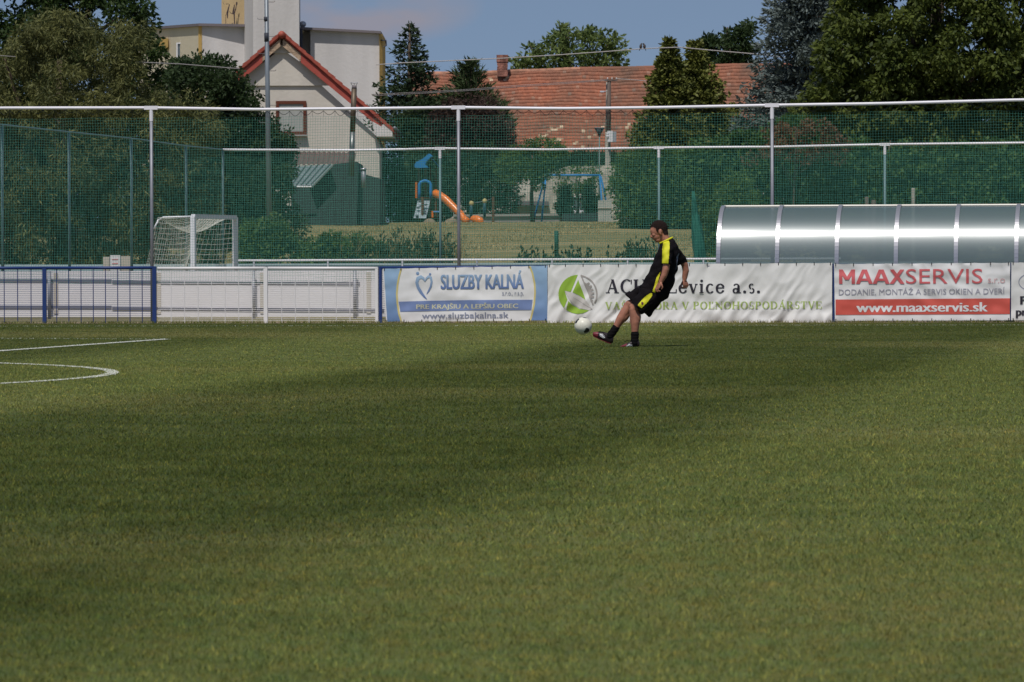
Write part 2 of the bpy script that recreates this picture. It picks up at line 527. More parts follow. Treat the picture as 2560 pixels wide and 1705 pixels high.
# ================================================================== nets
M_net = mat('net_twine', (0.080, 0.285, 0.225), 0.7, trans=0.25)
M_rope = mat('net_rope', (0.03, 0.045, 0.05), 0.8)
M_galv = mat('galvanised_steel', (0.24, 0.25, 0.28), 0.5, metal=0.35, var=0.12, vscale=4)
M_rail = mat('white_painted_tube', (0.78, 0.76, 0.80), 0.4, var=0.05, vscale=3)
def lattice(mb, fr, u0, u1, z0, z1, du, dz, r, off=0.0, sag=0.03, seed=0):
    rnd = random.Random(seed)
    ph = [rnd.uniform(0, 6.28) for _ in range(8)]
    def wob(u, z):
        return (sag * (math.sin(u*1.7+ph[0]) * math.sin(z*1.1+ph[1]) + 0.5*math.sin(u*4.1+z*2+ph[2])),
                0.010*math.sin(u*2.3+z*3.1+ph[3]) + 0.006*math.sin(u*7+ph[4]),
                0.012*math.sin(u*1.9+ph[5]) * min(1, (z1-z)/1.0) + 0.007*math.sin(z*5+u*3+ph[6]))
    nu = int(round((u1-u0)/du)); nz = int(round((z1-z0)/dz))
    def pt(u, z):
        a, b, c = wob(u, z); return fr.P(u+b, z+c, off+a)
    kz = max(4, int((z1-z0)/0.3)); ku = max(6, int((u1-u0)/0.35))
    for i in range(nu+1):
        u = u0 + (u1-u0)*i/nu
        mb.tube([pt(u, z0 + (z1-z0)*k/kz) for k in range(kz+1)], r, 3, cap=False)
    for j in range(nz+1):
        z = z0 + (z1-z0)*j/nz
        mb.tube([pt(u0 + (u1-u0)*k/ku, z) for k in range(ku+1)], r, 3, cap=False)

FN = Frame(90.0, 9.0)
def net_fence(name, label, fr, posts, top, z0, u_lo, u_hi, rail=True, r_post=0.032, spacing=0.05, r=0.0021, seed=1, sc=True, post_mat=None, rail_mat=None, group=None):
    """posts: photo x of each post, top: function u -> height of the rail"""
    us = [fr.uv(px, py)[0] for px, py in posts]
    e = empty(name, fr.P(us[0], 0), label, 'net', group)
    for u in us:
        mb = MB(); mb.tube([fr.P(u, 0.0), fr.P(u, top(u) - 0.25)], r_post, 10); mb.build('post', post_mat or M_galv, e, smooth=True)
        mb = MB(); mb.tube([fr.P(u, top(u) - 0.25), fr.P(u, top(u))], r_post*1.12, 10); mb.box(fr.P(u, top(u)), 0.26, 0.07, 0.07, -R(9)); mb.build('post_cap', rail_mat or M_rail, e)
    if rail:
        mb = MB(); K = 60
        mb.tube([fr.P(u_lo + (u_hi-u_lo)*k/K, top(u_lo + (u_hi-u_lo)*k/K)) for k in range(K+1)], 0.028, 8)
        mb.build('top_rail', rail_mat or M_rail, e, smooth=True)
    zt = min(top(u_lo), top(u_hi)) - (0.20 if sc else 0.03)
    mb = MB(); lattice(mb, fr, u_lo, u_hi, z0, zt, spacing, spacing, r, off=-0.05, seed=seed)
    mb.build('netting', M_net, e)
    if sc:
        mb = MB(); p = 0.215; n = int((u_hi-u_lo)/p)
        for k in range(n):
            a = u_lo + k*p
            mb.tube([fr.P(a + p*q/6, top(a) - 0.035 - 0.075*math.sin(math.pi*q/6)*(1+0.25*math.sin(k*1.7)), -0.04) for q in range(7)], 0.0045, 4, cap=False)
            mb.tube([fr.P(a, top(a)-0.03, -0.04), fr.P(a, zt, -0.05)], 0.003, 3, cap=False)
        mb.build('hanging_rope', M_rope, e)
    return e
_t = [(0, 270), (378, 269.5), (640, 273.5), (900, 271.5), (1146, 268.6), (1400, 271.5), (1640, 269), (1930, 263), (2200, 259), (2560, 249.5)]
_tt = [FN.uv(*p) for p in _t]
def topfn(tt):
    def f(u):
        if u <= tt[0][0]: return tt[0][1]
        for (a, za), (b, zb) in zip(tt[:-1], tt[1:]):
            if u <= b: return za + (zb-za)*(u-a)/(b-a)
        return tt[-1][1]
    return f
net_fence('ball_stop_net', 'tall green net on grey posts right behind the pitchside banners', FN,
          [(378, 269.5), (1146, 268.6), (1930, 263)], topfn(_tt), 0.72, -11.5, 12.0, seed=3)
FR = Frame(123.0, 9.0)
_t2 = [(557, 374), (900, 375.5), (1100, 371), (1370, 374), (1647, 369), (1930, 367), (2212, 361), (2560, 357)]
_tt2 = [FR.uv(*p) for p in _t2]
net_fence('ball_stop_net', 'lower-looking green net across the far end of the training ground', FR,
          [(1100, 371), (1647, 369), (2212, 361)], topfn(_tt2), 0.0, FR.uv(557, 374)[0], 15.5, seed=5, spacing=0.05, r=0.0026, sc=False,
          post_mat=mat('teal_grey_post', (0.13, 0.22, 0.23), 0.5))
# side run of the rear net, coming towards us at the left
pc = FR.P(FR.uv(557, 374)[0], 0)
tops = [(557, 374), (465, 365), (328, 346), (172, 330), (5, 312)]
M_side = mat('blue_grey_post', (0.10, 0.17, 0.18), 0.5)
pp = []
for i, (x, y) in enumerate(tops):
    Y = pc.y - 5.75*i*0.985
    pp.append(at(x, y, Y))
zs = [p.z for p in pp]
e = empty('side_net', (pp[-1].x, pp[-1].y, 0), 'green net with blue-grey posts receding on the left behind the small goal', 'net')
for p in pp:
    mb = MB(); mb.tube([(p.x, p.y, 0), (p.x, p.y, p.z)], 0.03, 8); mb.build('post', M_side, e, smooth=True)
mb = MB(); mb.tube(pp + [pp[-1] + (pp[-1]-pp[-2])], 0.022, 6); mb.build('top_rope', M_side, e)
mb = MB()
line = pp + [pp[-1] + (pp[-1]-pp[-2])]
for a, b in zip(line[:-1], line[1:]):
    for k in range(38):
        q = a.lerp(b, k/38); mb.tube([(q.x, q.y, 0), (q.x+0.01*math.sin(k), q.y, q.z/2), q], 0.0026, 3, cap=False)
for j in range(72):
    mb.tube([Vector((p.x + 0.02*math.sin(j+i), p.y, p.z*(j/72.0))) for i, p in enumerate(line)], 0.0026, 3, cap=False)
mb.build('netting', M_net, e)

# ================================================================== perimeter fence panels
M_blue = mat('blue_fence_paint', (0.020, 0.045, 0.16), 0.45)
M_white = mat('white_fence_paint', (0.75, 0.73, 0.72), 0.45)
def fence_panel(px0, py0, px1, py1, m, label, group, wires=True, post_left=True, post_right=True, name='mesh_fence_panel'):
    u0, z0 = FF.uv(px0, py0); u1, z1 = FF.uv(px1, py1)
    e = empty(name, FF.P(u0, 0), label, 'fence', group)
    mb = MB(); mb.tube([FF.P(u0, z0-0.025), FF.P(u1, z1-0.025)], 0.028, 8); mb.build('top_rail', m, e, smooth=True)
    for f_, u, z in ((post_left, u0, z0), (post_right, u1, z1)):
        if f_:
            mb = MB(); mb.box(FF.P(u, z/2, 0), 0.07, 0.05, z, -R(9)); mb.build('post', m, e)
    if wires:
        mb = MB()
        k = max(2, int(round((u1-u0)/0.238)))
        for i in range(1, k):
            u = u0 + (u1-u0)*i/k; z = z0 + (z1-z0)*i/k
            mb.tube([FF.P(u, 0.0, 0.006), FF.P(u, z-0.03, 0.006)], 0.0065 if m is M_white else .008, 4, cap=False)
        zz = 0.05
        while zz < min(z0, z1) - 0.05:
            mb.tube([FF.P(u0, zz), FF.P(u1, zz)], 0.0040 if m is M_white else 0.0030, 4, cap=False); zz += 0.0335
        mb.build('wire_mesh', m, e)
    return e
fence_panel(-190, 667, 111, 666.5, M_blue, 'blue wire mesh fence panel at the very left edge', 'blue fence panels')
fence_panel(111, 666.5, 386, 666, M_blue, 'blue wire mesh fence panel left of the white panels', 'blue fence panels', post_left=False)
fence_panel(394, 667.5, 664, 667, M_white, 'white wire mesh fence panel next to the blue one', 'white fence panels', post_left=False)
fence_panel(670, 667, 943, 667.5, M_white, 'white wire mesh fence panel next to the light blue banner', 'white fence panels', post_left=False)
for a, b, w in ((950, 1370, 'behind the light blue and white banner'), (1376, 1725, 'behind the left half of the green and white banner'),
                (1731, 2078, 'behind the right half of the green and white banner'), (2084, 2522, 'behind the red and white banner'), (2530, 2860, 'behind the banner cut by the right edge')):
    fence_panel(a, 666-(a-950)*0.0052, b, 666-(b-950)*0.0052, M_blue, 'blue mesh fence panel mostly hidden ' + w, 'blue fence panels')

# ================================================================== banners
from mathutils import noise as mno
def wr_calm(u, z):
    return 0.004*math.sin(u*5+z*3) + 0.026*mno.noise(Vector((u*3.1, z*4.2, 5.0)))*(1.3-z) + 0.006*mno.noise(Vector((u*8, z*7, 8.0)))
from mathutils import noise as mno
def rid(x, y, k):
    return (1 - abs(mno.noise(Vector((x, y, k))))*2.2)
def wr_fold(u, z):
    uu = u + 0.12*mno.noise(Vector((u*2.1, z*3.1, 3.0)))
    s = uu - z*0.62; q = uu*0.5 + z
    w = 0.35 + 0.65*max(0, 1.05 - z)
    f = 0.018*rid(s*2.6, q*0.9, 1.0) + 0.010*rid(s*5.5, q*1.3, 7.0) + 0.010*mno.noise(Vector((s*8, q*1.6, 2.0)))
    g = 0.014*mno.noise(Vector((u*2.4, z*5.5, 9.0)))*max(0, 0.75 - z)*1.6
    top = 0.006*math.sin(u*21)*max(0, z-0.8)*4
    return 2.1*(w*f + g) + top - 0.024
def wr_mid(u, z):
    return 0.004*math.sin(u*6-z*8) + 0.022*rid((u+z*.5)*3.3, z*2.5, 4.0)*max(0, z-0.45)*1.6 + 0.018*mno.noise(Vector((u*4, z*6, 6.0))) - .004
def conform(V2, F2, wr, base, name, m, parent, clip=None):
    """V2: (u,z) verts of a flat print, cut into small faces and laid on the banner's folds"""
    bm = bmesh.new()
    vs = [bm.verts.new((q[0], q[2] if len(q) > 2 else 0, q[1])) for q in V2]
    for f in F2:
        try: bm.faces.new([vs[i] for i in f])
        except ValueError: pass
    us = [v[0] for v in V2]; zz = [v[1] for v in V2]
    x = math.floor(min(us)/0.025)*0.025
    while x < max(us):
        bmesh.ops.bisect_plane(bm, geom=bm.verts[:]+bm.edges[:]+bm.faces[:], plane_co=(x, 0, 0), plane_no=(1, 0, 0)); x += 0.025
    z = math.floor(min(zz)/0.025)*0.025
    while z < max(zz):
        bmesh.ops.bisect_plane(bm, geom=bm.verts[:]+bm.edges[:]+bm.faces[:], plane_co=(0, 0, z), plane_no=(0, 0, 1)); z += 0.025
    for v in bm.verts:
        u, z = v.co.x, v.co.z
        v.co = FF.P(u, z, base + 0.004 + wr(u, z) + v.co.y)
    flip = []
    for f in bm.faces:
        f.smooth = True
        f.normal_update()
        if f.normal.dot(FF.n) < 0: flip.append(f)
    if flip: bmesh.ops.reverse_faces(bm, faces=flip)
    me = bpy.data.meshes.new(name); bm.to_mesh(me); bm.free(); me.materials.append(m)
    return put(bpy.data.objects.new(name, me), parent)
M_vinyl = mat('banner_vinyl', (0.74, 0.73, 0.725), 0.45, var=0.04, vscale=2, spec=0.4)
M_vinyl2 = mat('banner_vinyl_worn', (0.70, 0.69, 0.67), 0.5, var=0.07, vscale=2.5, spec=0.4)
M_clip = mat('dark_cable_tie', (0.02, 0.02, 0.025), 0.6)
OFF = 0.06
def banner(c4, wr, label, m, step=None):
    """c4: photo corners tl, tr, br, bl"""
    tl, tr_, br, bl = [FF.uv(*p) for p in c4]
    e = empty('banner', FF.P(bl[0], bl[1]), label, 'banner', 'advertising banners tied to the fence')
    nu = int((tr_[0]-tl[0])/0.022); nz = 46
    V = []; F = []
    for j in range(nz+1):
        for i in range(nu+1):
            a = i/nu; b = j/nz
            u = (bl[0]*(1-a)+br[0]*a)*(1-b) + (tl[0]*(1-a)+tr_[0]*a)*b
            z = (bl[1]*(1-a)+br[1]*a)*(1-b) + (tl[1]*(1-a)+tr_[1]*a)*b
            V.append(tuple(FF.P(u, z - 0.006*abs(math.sin(a*math.pi*10))*(b > 0.98), OFF + wr(u, z))))
    for j in range(nz):
        for i in range(nu):
            k = j*(nu+1)+i; F.append((k, k+1, k+nu+2, k+nu+1))
    o = np_mesh('sheet', np.array(V), np.array(F), m, e, smooth=True)
    n = max(2, int((tr_[0]-tl[0])/0.31))
    if step != 0:
        for i in range(n+1):
            a = i/n
            for (p, q, s) in ((tl, tr_, 1), (bl, br, -1)):
                u = p[0]*(1-a)+q[0]*a; z = p[1]*(1-a)+q[1]*a
                u = min(max(u, tl[0]+0.03), tr_[0]-0.03)
                mb = MB(); mb.box(FF.P(u, z - s*0.012, OFF + wr(u, z) + 0.006), 0.014, 0.008, 0.05, -R(9)); mb.build('tie', M_clip, e)
    return e
_tcache = {}
def text2d(s, bold=0.0, spacing=1.0):
    c = bpy.data.curves.new('t', 'FONT'); c.body = s; c.size = 1; c.offset = bold; c.resolution_u = 3; c.space_character = spacing
    o = bpy.data.objects.new('t', c); COL.objects.link(o)
    dg = bpy.context.evaluated_depsgraph_get()
    me = bpy.data.meshes.new_from_object(o.evaluated_get(dg))
    V = [(v.co.x, v.co.y) for v in me.vertices]; F = [tuple(p.vertices) for p in me.polygons]
    bpy.data.objects.remove(o); bpy.data.curves.remove(c); bpy.data.meshes.remove(me)
    return V, F
def lettering(s, x0, x1, ytop, ybase, wr, m, parent, bold=0.0, spacing=1.0, slope=0.0, base=None, data=None, capH=None, name='lettering'):
    """x0..x1 photo extent, ytop cap line, ybase baseline (photo pixels); slope = px the baseline rises to the right"""
    V, F = data if data else text2d(s, 0, spacing)
    if capH is None:
        H = text2d('H', 0)[0]; capH = max(v[1] for v in H) - max(0, min(v[1] for v in H))
    xa = min(v[0] for v in V); xb = max(v[0] for v in V)
    out = []
    for x, y in V:
        a = (x-xa)/(xb-xa); px = x0 + (x1-x0)*a
        py = ybase - slope*a - (ybase-ytop)*(y/capH)
        out.append(FF.uv(px, py, OFF))
    o = conform(out, F, wr, base or OFF+0.005, name, m, parent)
    if bold > 0.014:
        # heavier strokes: the same letters laid again a hair further out and to the side, in one mesh
        sc_ = (FF.uv(x1, ybase, OFF)[0] - FF.uv(x0, ybase, OFF)[0]) / (xb-xa)
        me = o.data; bm = bmesh.new(); bm.from_mesh(me); g0 = list(bm.faces)
        for k, sh in enumerate((-1, 1, -0.5, 0.5) if bold > 0.03 else (-1, 1)):
            g = bmesh.ops.duplicate(bm, geom=g0)
            bmesh.ops.translate(bm, verts=[x for x in g['geom'] if isinstance(x, bmesh.types.BMVert)], vec=FF.d*(sh*bold*sc_) + FF.n*0.0006*(k+1))
        bm.to_mesh(me); bm.free()
    return o
def shape(polys, wr, m, parent, name='print', base=None):
    V = []; F = []
    for p in polys:
        i = len(V); V += [FF.uv(x, y, OFF) for x, y in p]; F.append(tuple(range(i, i+len(p))))
    return conform(V, F, wr, base or OFF+0.0025, name, m, parent)
# --- light blue and white banner
def z3(u, v): return 920 + u/4.71, 640 + v/4.71
b1 = banner([(958.5, 671.5), (1369, 664.0), (1369.5, 801.5), (967, 804.5)], wr_calm, 'white and light blue banner with a heart logo and SLUZBY KALNÁ', M_vinyl)
M_lb = gradmat('print_light_blue', (0.13, 0.22, 0.42), (0.30, 0.45, 0.62))
M_yel = mat('print_yellow', (0.62, 0.52, 0.20), 0.5)
M_slate = mat('print_slate_blue', (0.17, 0.23, 0.42), 0.5, var=0.15, vscale=4)
M_txtblue = gradmat('print_text_blue', (0.10, 0.16, 0.36), (0.33, 0.47, 0.62))
M_cream = mat('print_cream', (0.60, 0.58, 0.40), 0.5)
M_greyblue = mat('print_grey_blue', (0.24, 0.26, 0.34), 0.5)
larc = [(385, 148), (362, 230), (342, 330), (333, 440), (340, 560), (358, 680), (385, 768)]
shape([[z3(185, 148)] + [z3(u, v) for u, v in larc] + [z3(228, 775)]], wr_calm, M_lb, b1, 'blue_side')
rarc = [(1900, 122), (1930, 200), (1955, 320), (1962, 430), (1952, 560), (1930, 670), (1905, 758)]
shape([[z3(u, v) for u, v in rarc][::-1] + [z3(2112, 116), z3(2114, 756)]], wr_calm, M_lb, b1, 'blue_side')
for arc, w in ((larc, 20), (rarc, 20)):
    polys = []
    for (a, b), (c, d) in zip(arc[:-1], arc[1:]):
        polys.append([z3(a-4, b), z3(a+w-4, b), z3(c+w-4, d), z3(c-4, d)])
    shape(polys, wr_calm, M_yel, b1, 'yellow_arc', OFF+0.0035)
shape([[z3(360, 538), z3(700, 528), z3(1200, 519), z3(1938, 515), z3(1925, 635), z3(1200, 640), z3(700, 648), z3(380, 656)]], wr_calm, M_slate, b1, 'blue_band')
lettering('SLUZBY KALNÁ', *[z3(a, 0)[0] for a in (862, 1832)], z3(0, 222)[1], z3(0, 388)[1], wr_calm, M_txtblue, b1, bold=0.045, slope=1.6)
lettering('s.r.o., r.s.p.', z3(1582, 0)[0], z3(1836, 0)[0], z3(0, 405)[1], z3(0, 464)[1], wr_calm, M_greyblue, b1)
lettering('PRE KRAJŠIU A LEPŠIU OBEC', z3(572, 0)[0], z3(1768, 0)[0], z3(0, 572)[1], z3(0, 624)[1], wr_calm, M_cream, b1, bold=0.02, slope=2.2)
lettering('www.sluzbakalna.sk', z3(637, 0)[0], z3(1655, 0)[0], z3(0, 668)[1], z3(0, 736)[1], wr_calm, M_greyblue, b1, bold=0.015, slope=1.8)
def strip_poly(pts, ws):
    """a band of varying width along a polyline in 2-D, as quads"""
    out = []; L = []
    for k, (x, y) in enumerate(pts):
        a = pts[max(0, k-1)]; b = pts[min(len(pts)-1, k+1)]; tx, ty = b[0]-a[0], b[1]-a[1]; l = math.hypot(tx, ty)
        L.append(((x - ty/l*ws[k]/2, y + tx/l*ws[k]/2), (x + ty/l*ws[k]/2, y - tx/l*ws[k]/2)))
    for p, q in zip(L[:-1], L[1:]): out.append([p[0], p[1], q[1], q[0]])
    return out
hl = strip_poly([(672, 300), (655, 262), (625, 245), (590, 262), (575, 310), (590, 370), (625, 430), (665, 480), (697, 512)], [4, 30, 42, 44, 36, 36, 34, 22, 3])
hr = strip_poly([(672, 300), (690, 262), (715, 240), (742, 250), (752, 300), (740, 360), (715, 410), (690, 450)], [4, 22, 30, 30, 24, 22, 18, 3])
def disc(cx, cy, r, n=16): return [(cx + r*math.cos(2*math.pi*k/n), cy + r*math.sin(2*math.pi*k/n)) for k in range(n)]
shape([[z3(*p) for p in q] for q in hl], wr_calm, M_txtblue, b1, 'heart_logo')
shape([[z3(*p) for p in q] for q in hr], wr_calm, M_txtblue, b1, 'heart_logo', OFF+0.0045)
shape([[z3(*p) for p in disc(585, 203, 19)], [z3(*p) for p in disc(733, 213, 14)]], wr_calm, M_txtblue, b1, 'logo_dots')

# --- green and white banner with serif letters
SER = {}
def _serif_font():
    T, t, s = 0.175, 0.07, 0.06      # thick stem, thin stroke, serif
    def ln(x1, y1, x2, y2, w):
        # vertical-ish strokes: width measured horizontally
        return [(x1-w/2, y1), (x1+w/2, y1), (x2+w/2, y2), (x2-w/2, y2)]
    def hb(x1, x2, y, w): return [(x1, y-w/2), (x2, y-w/2), (x2, y+w/2), (x1, y+w/2)]
    def sf(x, y, w=0.30): return hb(x-w/2, x+w/2, y, s)
    def arc(cx, cy, rx, ry, a0, a1, wx=T, wy=t, n=14):
        out = []
        for k in range(n):
            q = []
            for a, o in ((a0+(a1-a0)*k/n, 1), (a0+(a1-a0)*(k+1)/n, 1), (a0+(a1-a0)*(k+1)/n, 0), (a0+(a1-a0)*k/n, 0)):
                a = R(a); X = rx if o else rx-wx; Y = ry if o else ry-wy
                q.append((cx + X*math.cos(a), cy + Y*math.sin(a)))
            out.append(q)
        return out
    B = s/2; Tt = 1-s/2
    SER['A'] = ([ln(.14, 0, .43, 1, t), ln(.69, 0, .42, 1, T*.98), hb(.22, .62, .34, t), sf(.13, B, .26), sf(.70, B, .30)], .86)
    SER['Á'] = (SER['A'][0] + [[(.40, 1.08), (.48, 1.06), (.60, 1.24), (.50, 1.27)]], .86)
    SER['C'] = (arc(.44, .5, .40, .52, 50, 310) + [ln(.72, .66, .72, .98, t)], .80)
    SER['H'] = ([ln(.18, 0, .18, 1, T), ln(.72, 0, .72, 1, T), hb(.18, .72, .5, t), sf(.18, B), sf(.18, Tt), sf(.72, B), sf(.72, Tt)], .90)
    SER['P'] = ([ln(.18, 0, .18, 1, T), sf(.18, B), hb(.04, .40, Tt, s), hb(.2, .40, .48, t)] + arc(.38, .74, .28, .26, -90, 90), .72)
    SER['R'] = (SER['P'][0] + [ln(.68, 0, .40, .48, T), sf(.72, B, .2)], .84)
    SER['L'] = ([ln(.18, 0, .18, 1, T), sf(.18, Tt), hb(.04, .66, B, s), ln(.64, 0, .66, .28, t)], .72)
    SER['Ľ'] = (SER['L'][0] + [[(.42, .74), (.50, .74), (.58, 1.0), (.44, 1.0)]], .72)
    SER['V'] = ([ln(.42, 0, .14, 1, T*.98), ln(.42, 0, .69, 1, t), sf(.14, Tt, .28), sf(.70, Tt, .24)], .82)
    SER['O'] = (arc(.44, .5, .40, .52, 0, 360, n=24), .88)
    SER['N'] = ([ln(.15, 0, .15, 1, t), ln(.72, 0, .15, 1, T), ln(.75, 0, .75, 1, t), sf(.15, B, .22), sf(.12, Tt, .2), sf(.75, Tt, .22)], .90)
    S = arc(.32, .74, .23, .28, 40, 260, T*.7, t) + arc(.32, .26, .25, .28, -140, 80, T*.7, t) + [ln(.58, .70, .58, .98, t), ln(.06, .02, .06, .30, t)]
    SER['S'] = (S, .66)
    SER['Š'] = (S + [[(.30, 1.08), (.36, 1.08), (.50, 1.26), (.42, 1.26)], [(.30, 1.08), (.36, 1.08), (.24, 1.26), (.16, 1.26)]], .66)
    SER['D'] = ([ln(.18, 0, .18, 1, T), hb(.04, .38, Tt, s), hb(.04, .38, B, s)] + arc(.36, .5, .44, .5, -90, 90), .86)
    SER['T'] = ([ln(.36, 0, .36, 1, T), sf(.36, B), hb(.04, .68, Tt, s), ln(.05, .74, .05, 1, t), ln(.67, .74, .67, 1, t)], .74)
    SER['E'] = ([ln(.18, 0, .18, 1, T), hb(.04, .64, Tt, s), hb(.04, .66, B, s), hb(.2, .5, .5, t), ln(.63, .76, .63, 1, t), ln(.66, 0, .66, .26, t), ln(.50, .40, .50, .60, t)], .74)
    x = 0.68
    SER['e'] = (arc(.32, .34, .29, .36, 20, 335, T*.85, t) + [hb(.08, .57, .38, t)], .64)
    SER['v'] = ([ln(.30, 0, .11, x, T*.9), ln(.30, 0, .48, x, t), sf(.11, x-B, .22), sf(.48, x-B, .18)], .60)
    SER['i'] = ([ln(.18, 0, .18, x, T*.9), sf(.18, B, .28), hb(.05, .18, x-B, s)] + [[(.18+.09*math.cos(a*math.pi/6), .90+.09*math.sin(a*math.pi/6)) for a in range(12)]], .38)
    SER['c'] = (arc(.31, .34, .28, .36, 45, 320, T*.85, t), .58)
    SER['a'] = ([ln(.42, 0, .42, .48, T*.85), hb(.42, .58, B, s)] + arc(.28, .44, .22, .26, 0, 150, T*.7, t) + arc(.24, .18, .20, .20, 20, 350, T*.7, t), .62)
    SER['s'] = (arc(.24, .50, .18, .20, 40, 260, T*.6, t) + arc(.24, .18, .19, .20, -140, 80, T*.6, t), .50)
    SER['.'] = ([[(.14+.10*math.cos(a*math.pi/6), .09+.10*math.sin(a*math.pi/6)) for a in range(12)]], .30)
    SER[' '] = ([], .34)
    # heavy sans capitals
    SER['m'] = ([ln(.13, 0, .13, 1, .22), ln(.95, 0, .95, 1, .22), ln(.13, 1, .54, .28, .26), ln(.95, 1, .54, .28, .26)], 1.08)
    SER['4'] = ([ln(.13, 0, .53, 1, .25), ln(.99, 0, .59, 1, .25), hb(.30, .82, .29, .17)], 1.06)
    SER['x'] = ([ln(.14, 0, .84, 1, .27), ln(.86, 0, .16, 1, .27)], .98)
_serif_font()
def serif_polys(s):
    x = 0; out = []
    for ch in s:
        g, w = SER[ch]
        for q in g: out.append([(x + p[0], p[1]) for p in q])
        x += w + 0.035
    return out
def serif_text(s, x0, x1, ytop, ybase, wr, m, parent, slope=0.0, name='lettering'):
    """each stroke sits 0.15 mm further out than the one before, so no two coincide"""
    P = serif_polys(s); xa = min(p[0] for q in P for p in q); xb = max(p[0] for q in P for p in q)
    V = []; F = []
    for k, q in enumerate(P):
        i = len(V)
        for x, y in q:
            a = (x-xa)/(xb-xa); V.append((*FF.uv(x0 + (x1-x0)*a, ybase - slope*a - (ybase-ytop)*y, OFF), 0.0002*(k % 14)))
        F.append(tuple(range(i, i+len(q))))
    return conform(V, F, wr, OFF+0.0045, name, m, parent)
def z4(u, v): return 1360 + u/9.8, 660 + v/9.8
b2 = banner([(1370.5, 662.0), (2081, 657.0), (2081, 806.5), (1370, 810)], wr_fold, 'long creased white banner with green circle logo and ACHP Levice a.s.', M_vinyl2)
M_green = mat('print_green', (0.26, 0.42, 0.045), 0.5)
M_leafg = mat('print_pale_green', (0.36, 0.46, 0.13), 0.5)
M_dark = mat('print_charcoal', (0.028, 0.025, 0.035), 0.5)
M_greypr = mat('print_warm_grey', (0.36, 0.33, 0.31), 0.5)
M_leafpr = mat('print_pale_grey', (0.55, 0.52, 0.49), 0.5)
serif_text('ACHP Levice a.s.', 1360+490/3.182, 1360+1718/3.182, 640+186/3.182, 640+294/3.182, wr_fold, M_dark, b2)
serif_text('VAŠA OPORA V POĽNOHOSPODÁRSTVE', 1360+486/3.182, 1360+2210/3.182, 640+366/3.182, 640+424/3.182, wr_fold, M_leafg, b2, slope=2.0)
cx_, cy_, rr = 835, 742, 478
def cpt(a, r=rr): return (cx_ + r*math.cos(R(a)), cy_ - r*math.sin(R(a)))
# green left segment, cut by the white A strokes
g1_ = [(825, 262)] + [cpt(a) for a in range(92, 233, 7)] + [(495, 1080), (575, 870), (505, 660), (660, 680)]
g2_ = [(838, 385), (1020, 880), (860, 770), (705, 690)]
g3_ = [(548, 1130), (600, 905), (700, 1010), (870, 1100), (1105, 1135)] + [cpt(a) for a in (-63, -72, -81, -90, -99, -108, -117)]
shape([[z4(*p) for p in g1_]], wr_fold, M_green, b2, 'logo_green')
shape([[z4(*p) for p in g2_]], wr_fold, M_green, b2, 'logo_green')
shape([[z4(*p) for p in g3_]], wr_fold, M_green, b2, 'logo_green')
shape([[z4(*p) for p in [(505, 655), (700, 705), (880, 790), (1030, 890), (1190, 1105), (1100, 1130), (860, 1080), (720, 990), (620, 860)]]], wr_fold, M_leafpr, b2, 'logo_leaf', OFF+0.0035)
shape([[z4(*p) for p in q] for q in strip_poly([(720, 820), (900, 930), (1050, 1030), (1185, 1105)], [4, 10, 12, 14])], wr_fold, M_greypr, b2, 'leaf_vein', OFF+0.0048)
ring = strip_poly([cpt(a, rr-18) for a in range(82, -33, -5)], [34]*len(range(82, -33, -5)))
shape([[z4(*p) for p in q] for q in ring], wr_fold, M_greypr, b2, 'logo_ring')
shape([[z4(*p) for p in q] for q in strip_poly([(905, 265), (1060, 640), (1205, 1000)], [30, 26, 30])], wr_fold, M_greypr, b2, 'logo_stroke', OFF+0.0038)
gear = [(985, 430)]
for k in range(6):
    a = 52 - k*14
    for da, r in ((0, 330), (3, 395), (9, 395), (12, 330)):
        gear.append((835+r*math.cos(R(a-da)), 742-r*math.sin(R(a-da))))
gear += [(1180, 900), (1085, 680)]
shape([[z4(*p) for p in gear]], wr_fold, M_greypr, b2, 'logo_gear', OFF+0.0032)
# --- red and white banner
def z5(u, v): return 2040 + u/4.529, 630 + v/4.529
b3 = banner([(2086, 659.5), (2526, 656.5), (2525, 800.5), (2088, 802)], wr_mid, 'white and red banner reading MAAXSERVIS below the curved shelter', M_vinyl)
M_red = mat('print_red', (0.58, 0.10, 0.075), 0.5, var=0.06, vscale=4)
M_pinkred = mat('print_rose_red', (0.62, 0.13, 0.14), 0.5)
M_pale = mat('print_faded_rose', (0.68, 0.42, 0.42), 0.5)
M_gl = mat('print_lilac_grey', (0.32, 0.31, 0.37), 0.5)
M_wpr = mat('print_white', (0.74, 0.73, 0.73), 0.5)
shape([[z5(222, 538), z5(2196, 524), z5(2194, 702), z5(222, 712)]], wr_mid, M_red, b3, 'red_band')
serif_text('m44x', z5(258, 0)[0], z5(1004, 0)[0], z5(0, 198)[1], z5(0, 361)[1], wr_mid, M_pinkred, b3)
lettering('SERVIS', z5(1018, 0)[0], z5(1886, 0)[0], z5(0, 194)[1], z5(0, 358)[1], wr_mid, M_pinkred, b3, bold=-0.012, slope=0.8)
lettering('s.r.o', z5(1948, 0)[0], z5(2140, 0)[0], z5(0, 275)[1], z5(0, 350)[1], wr_mid, M_pale, b3)
lettering('DODANIE, MONTÁŽ A SERVIS OKIEN A DVERÍ', z5(258, 0)[0], z5(2136, 0)[0], z5(0, 424)[1], z5(0, 487)[1], wr_mid, M_gl, b3, bold=0.008, slope=2.6)
lettering('www.maaxservis.sk', z5(462, 0)[0], z5(1940, 0)[0], z5(0, 575)[1], z5(0, 680)[1], wr_mid, M_wpr, b3, bold=0.035, slope=1.6)
b4 = banner([(2529, 656), (2760, 654.5), (2760, 800), (2528, 800.5)], wr_calm, 'off-white banner cut off by the right edge, black letters and part of an oval', M_vinyl2)
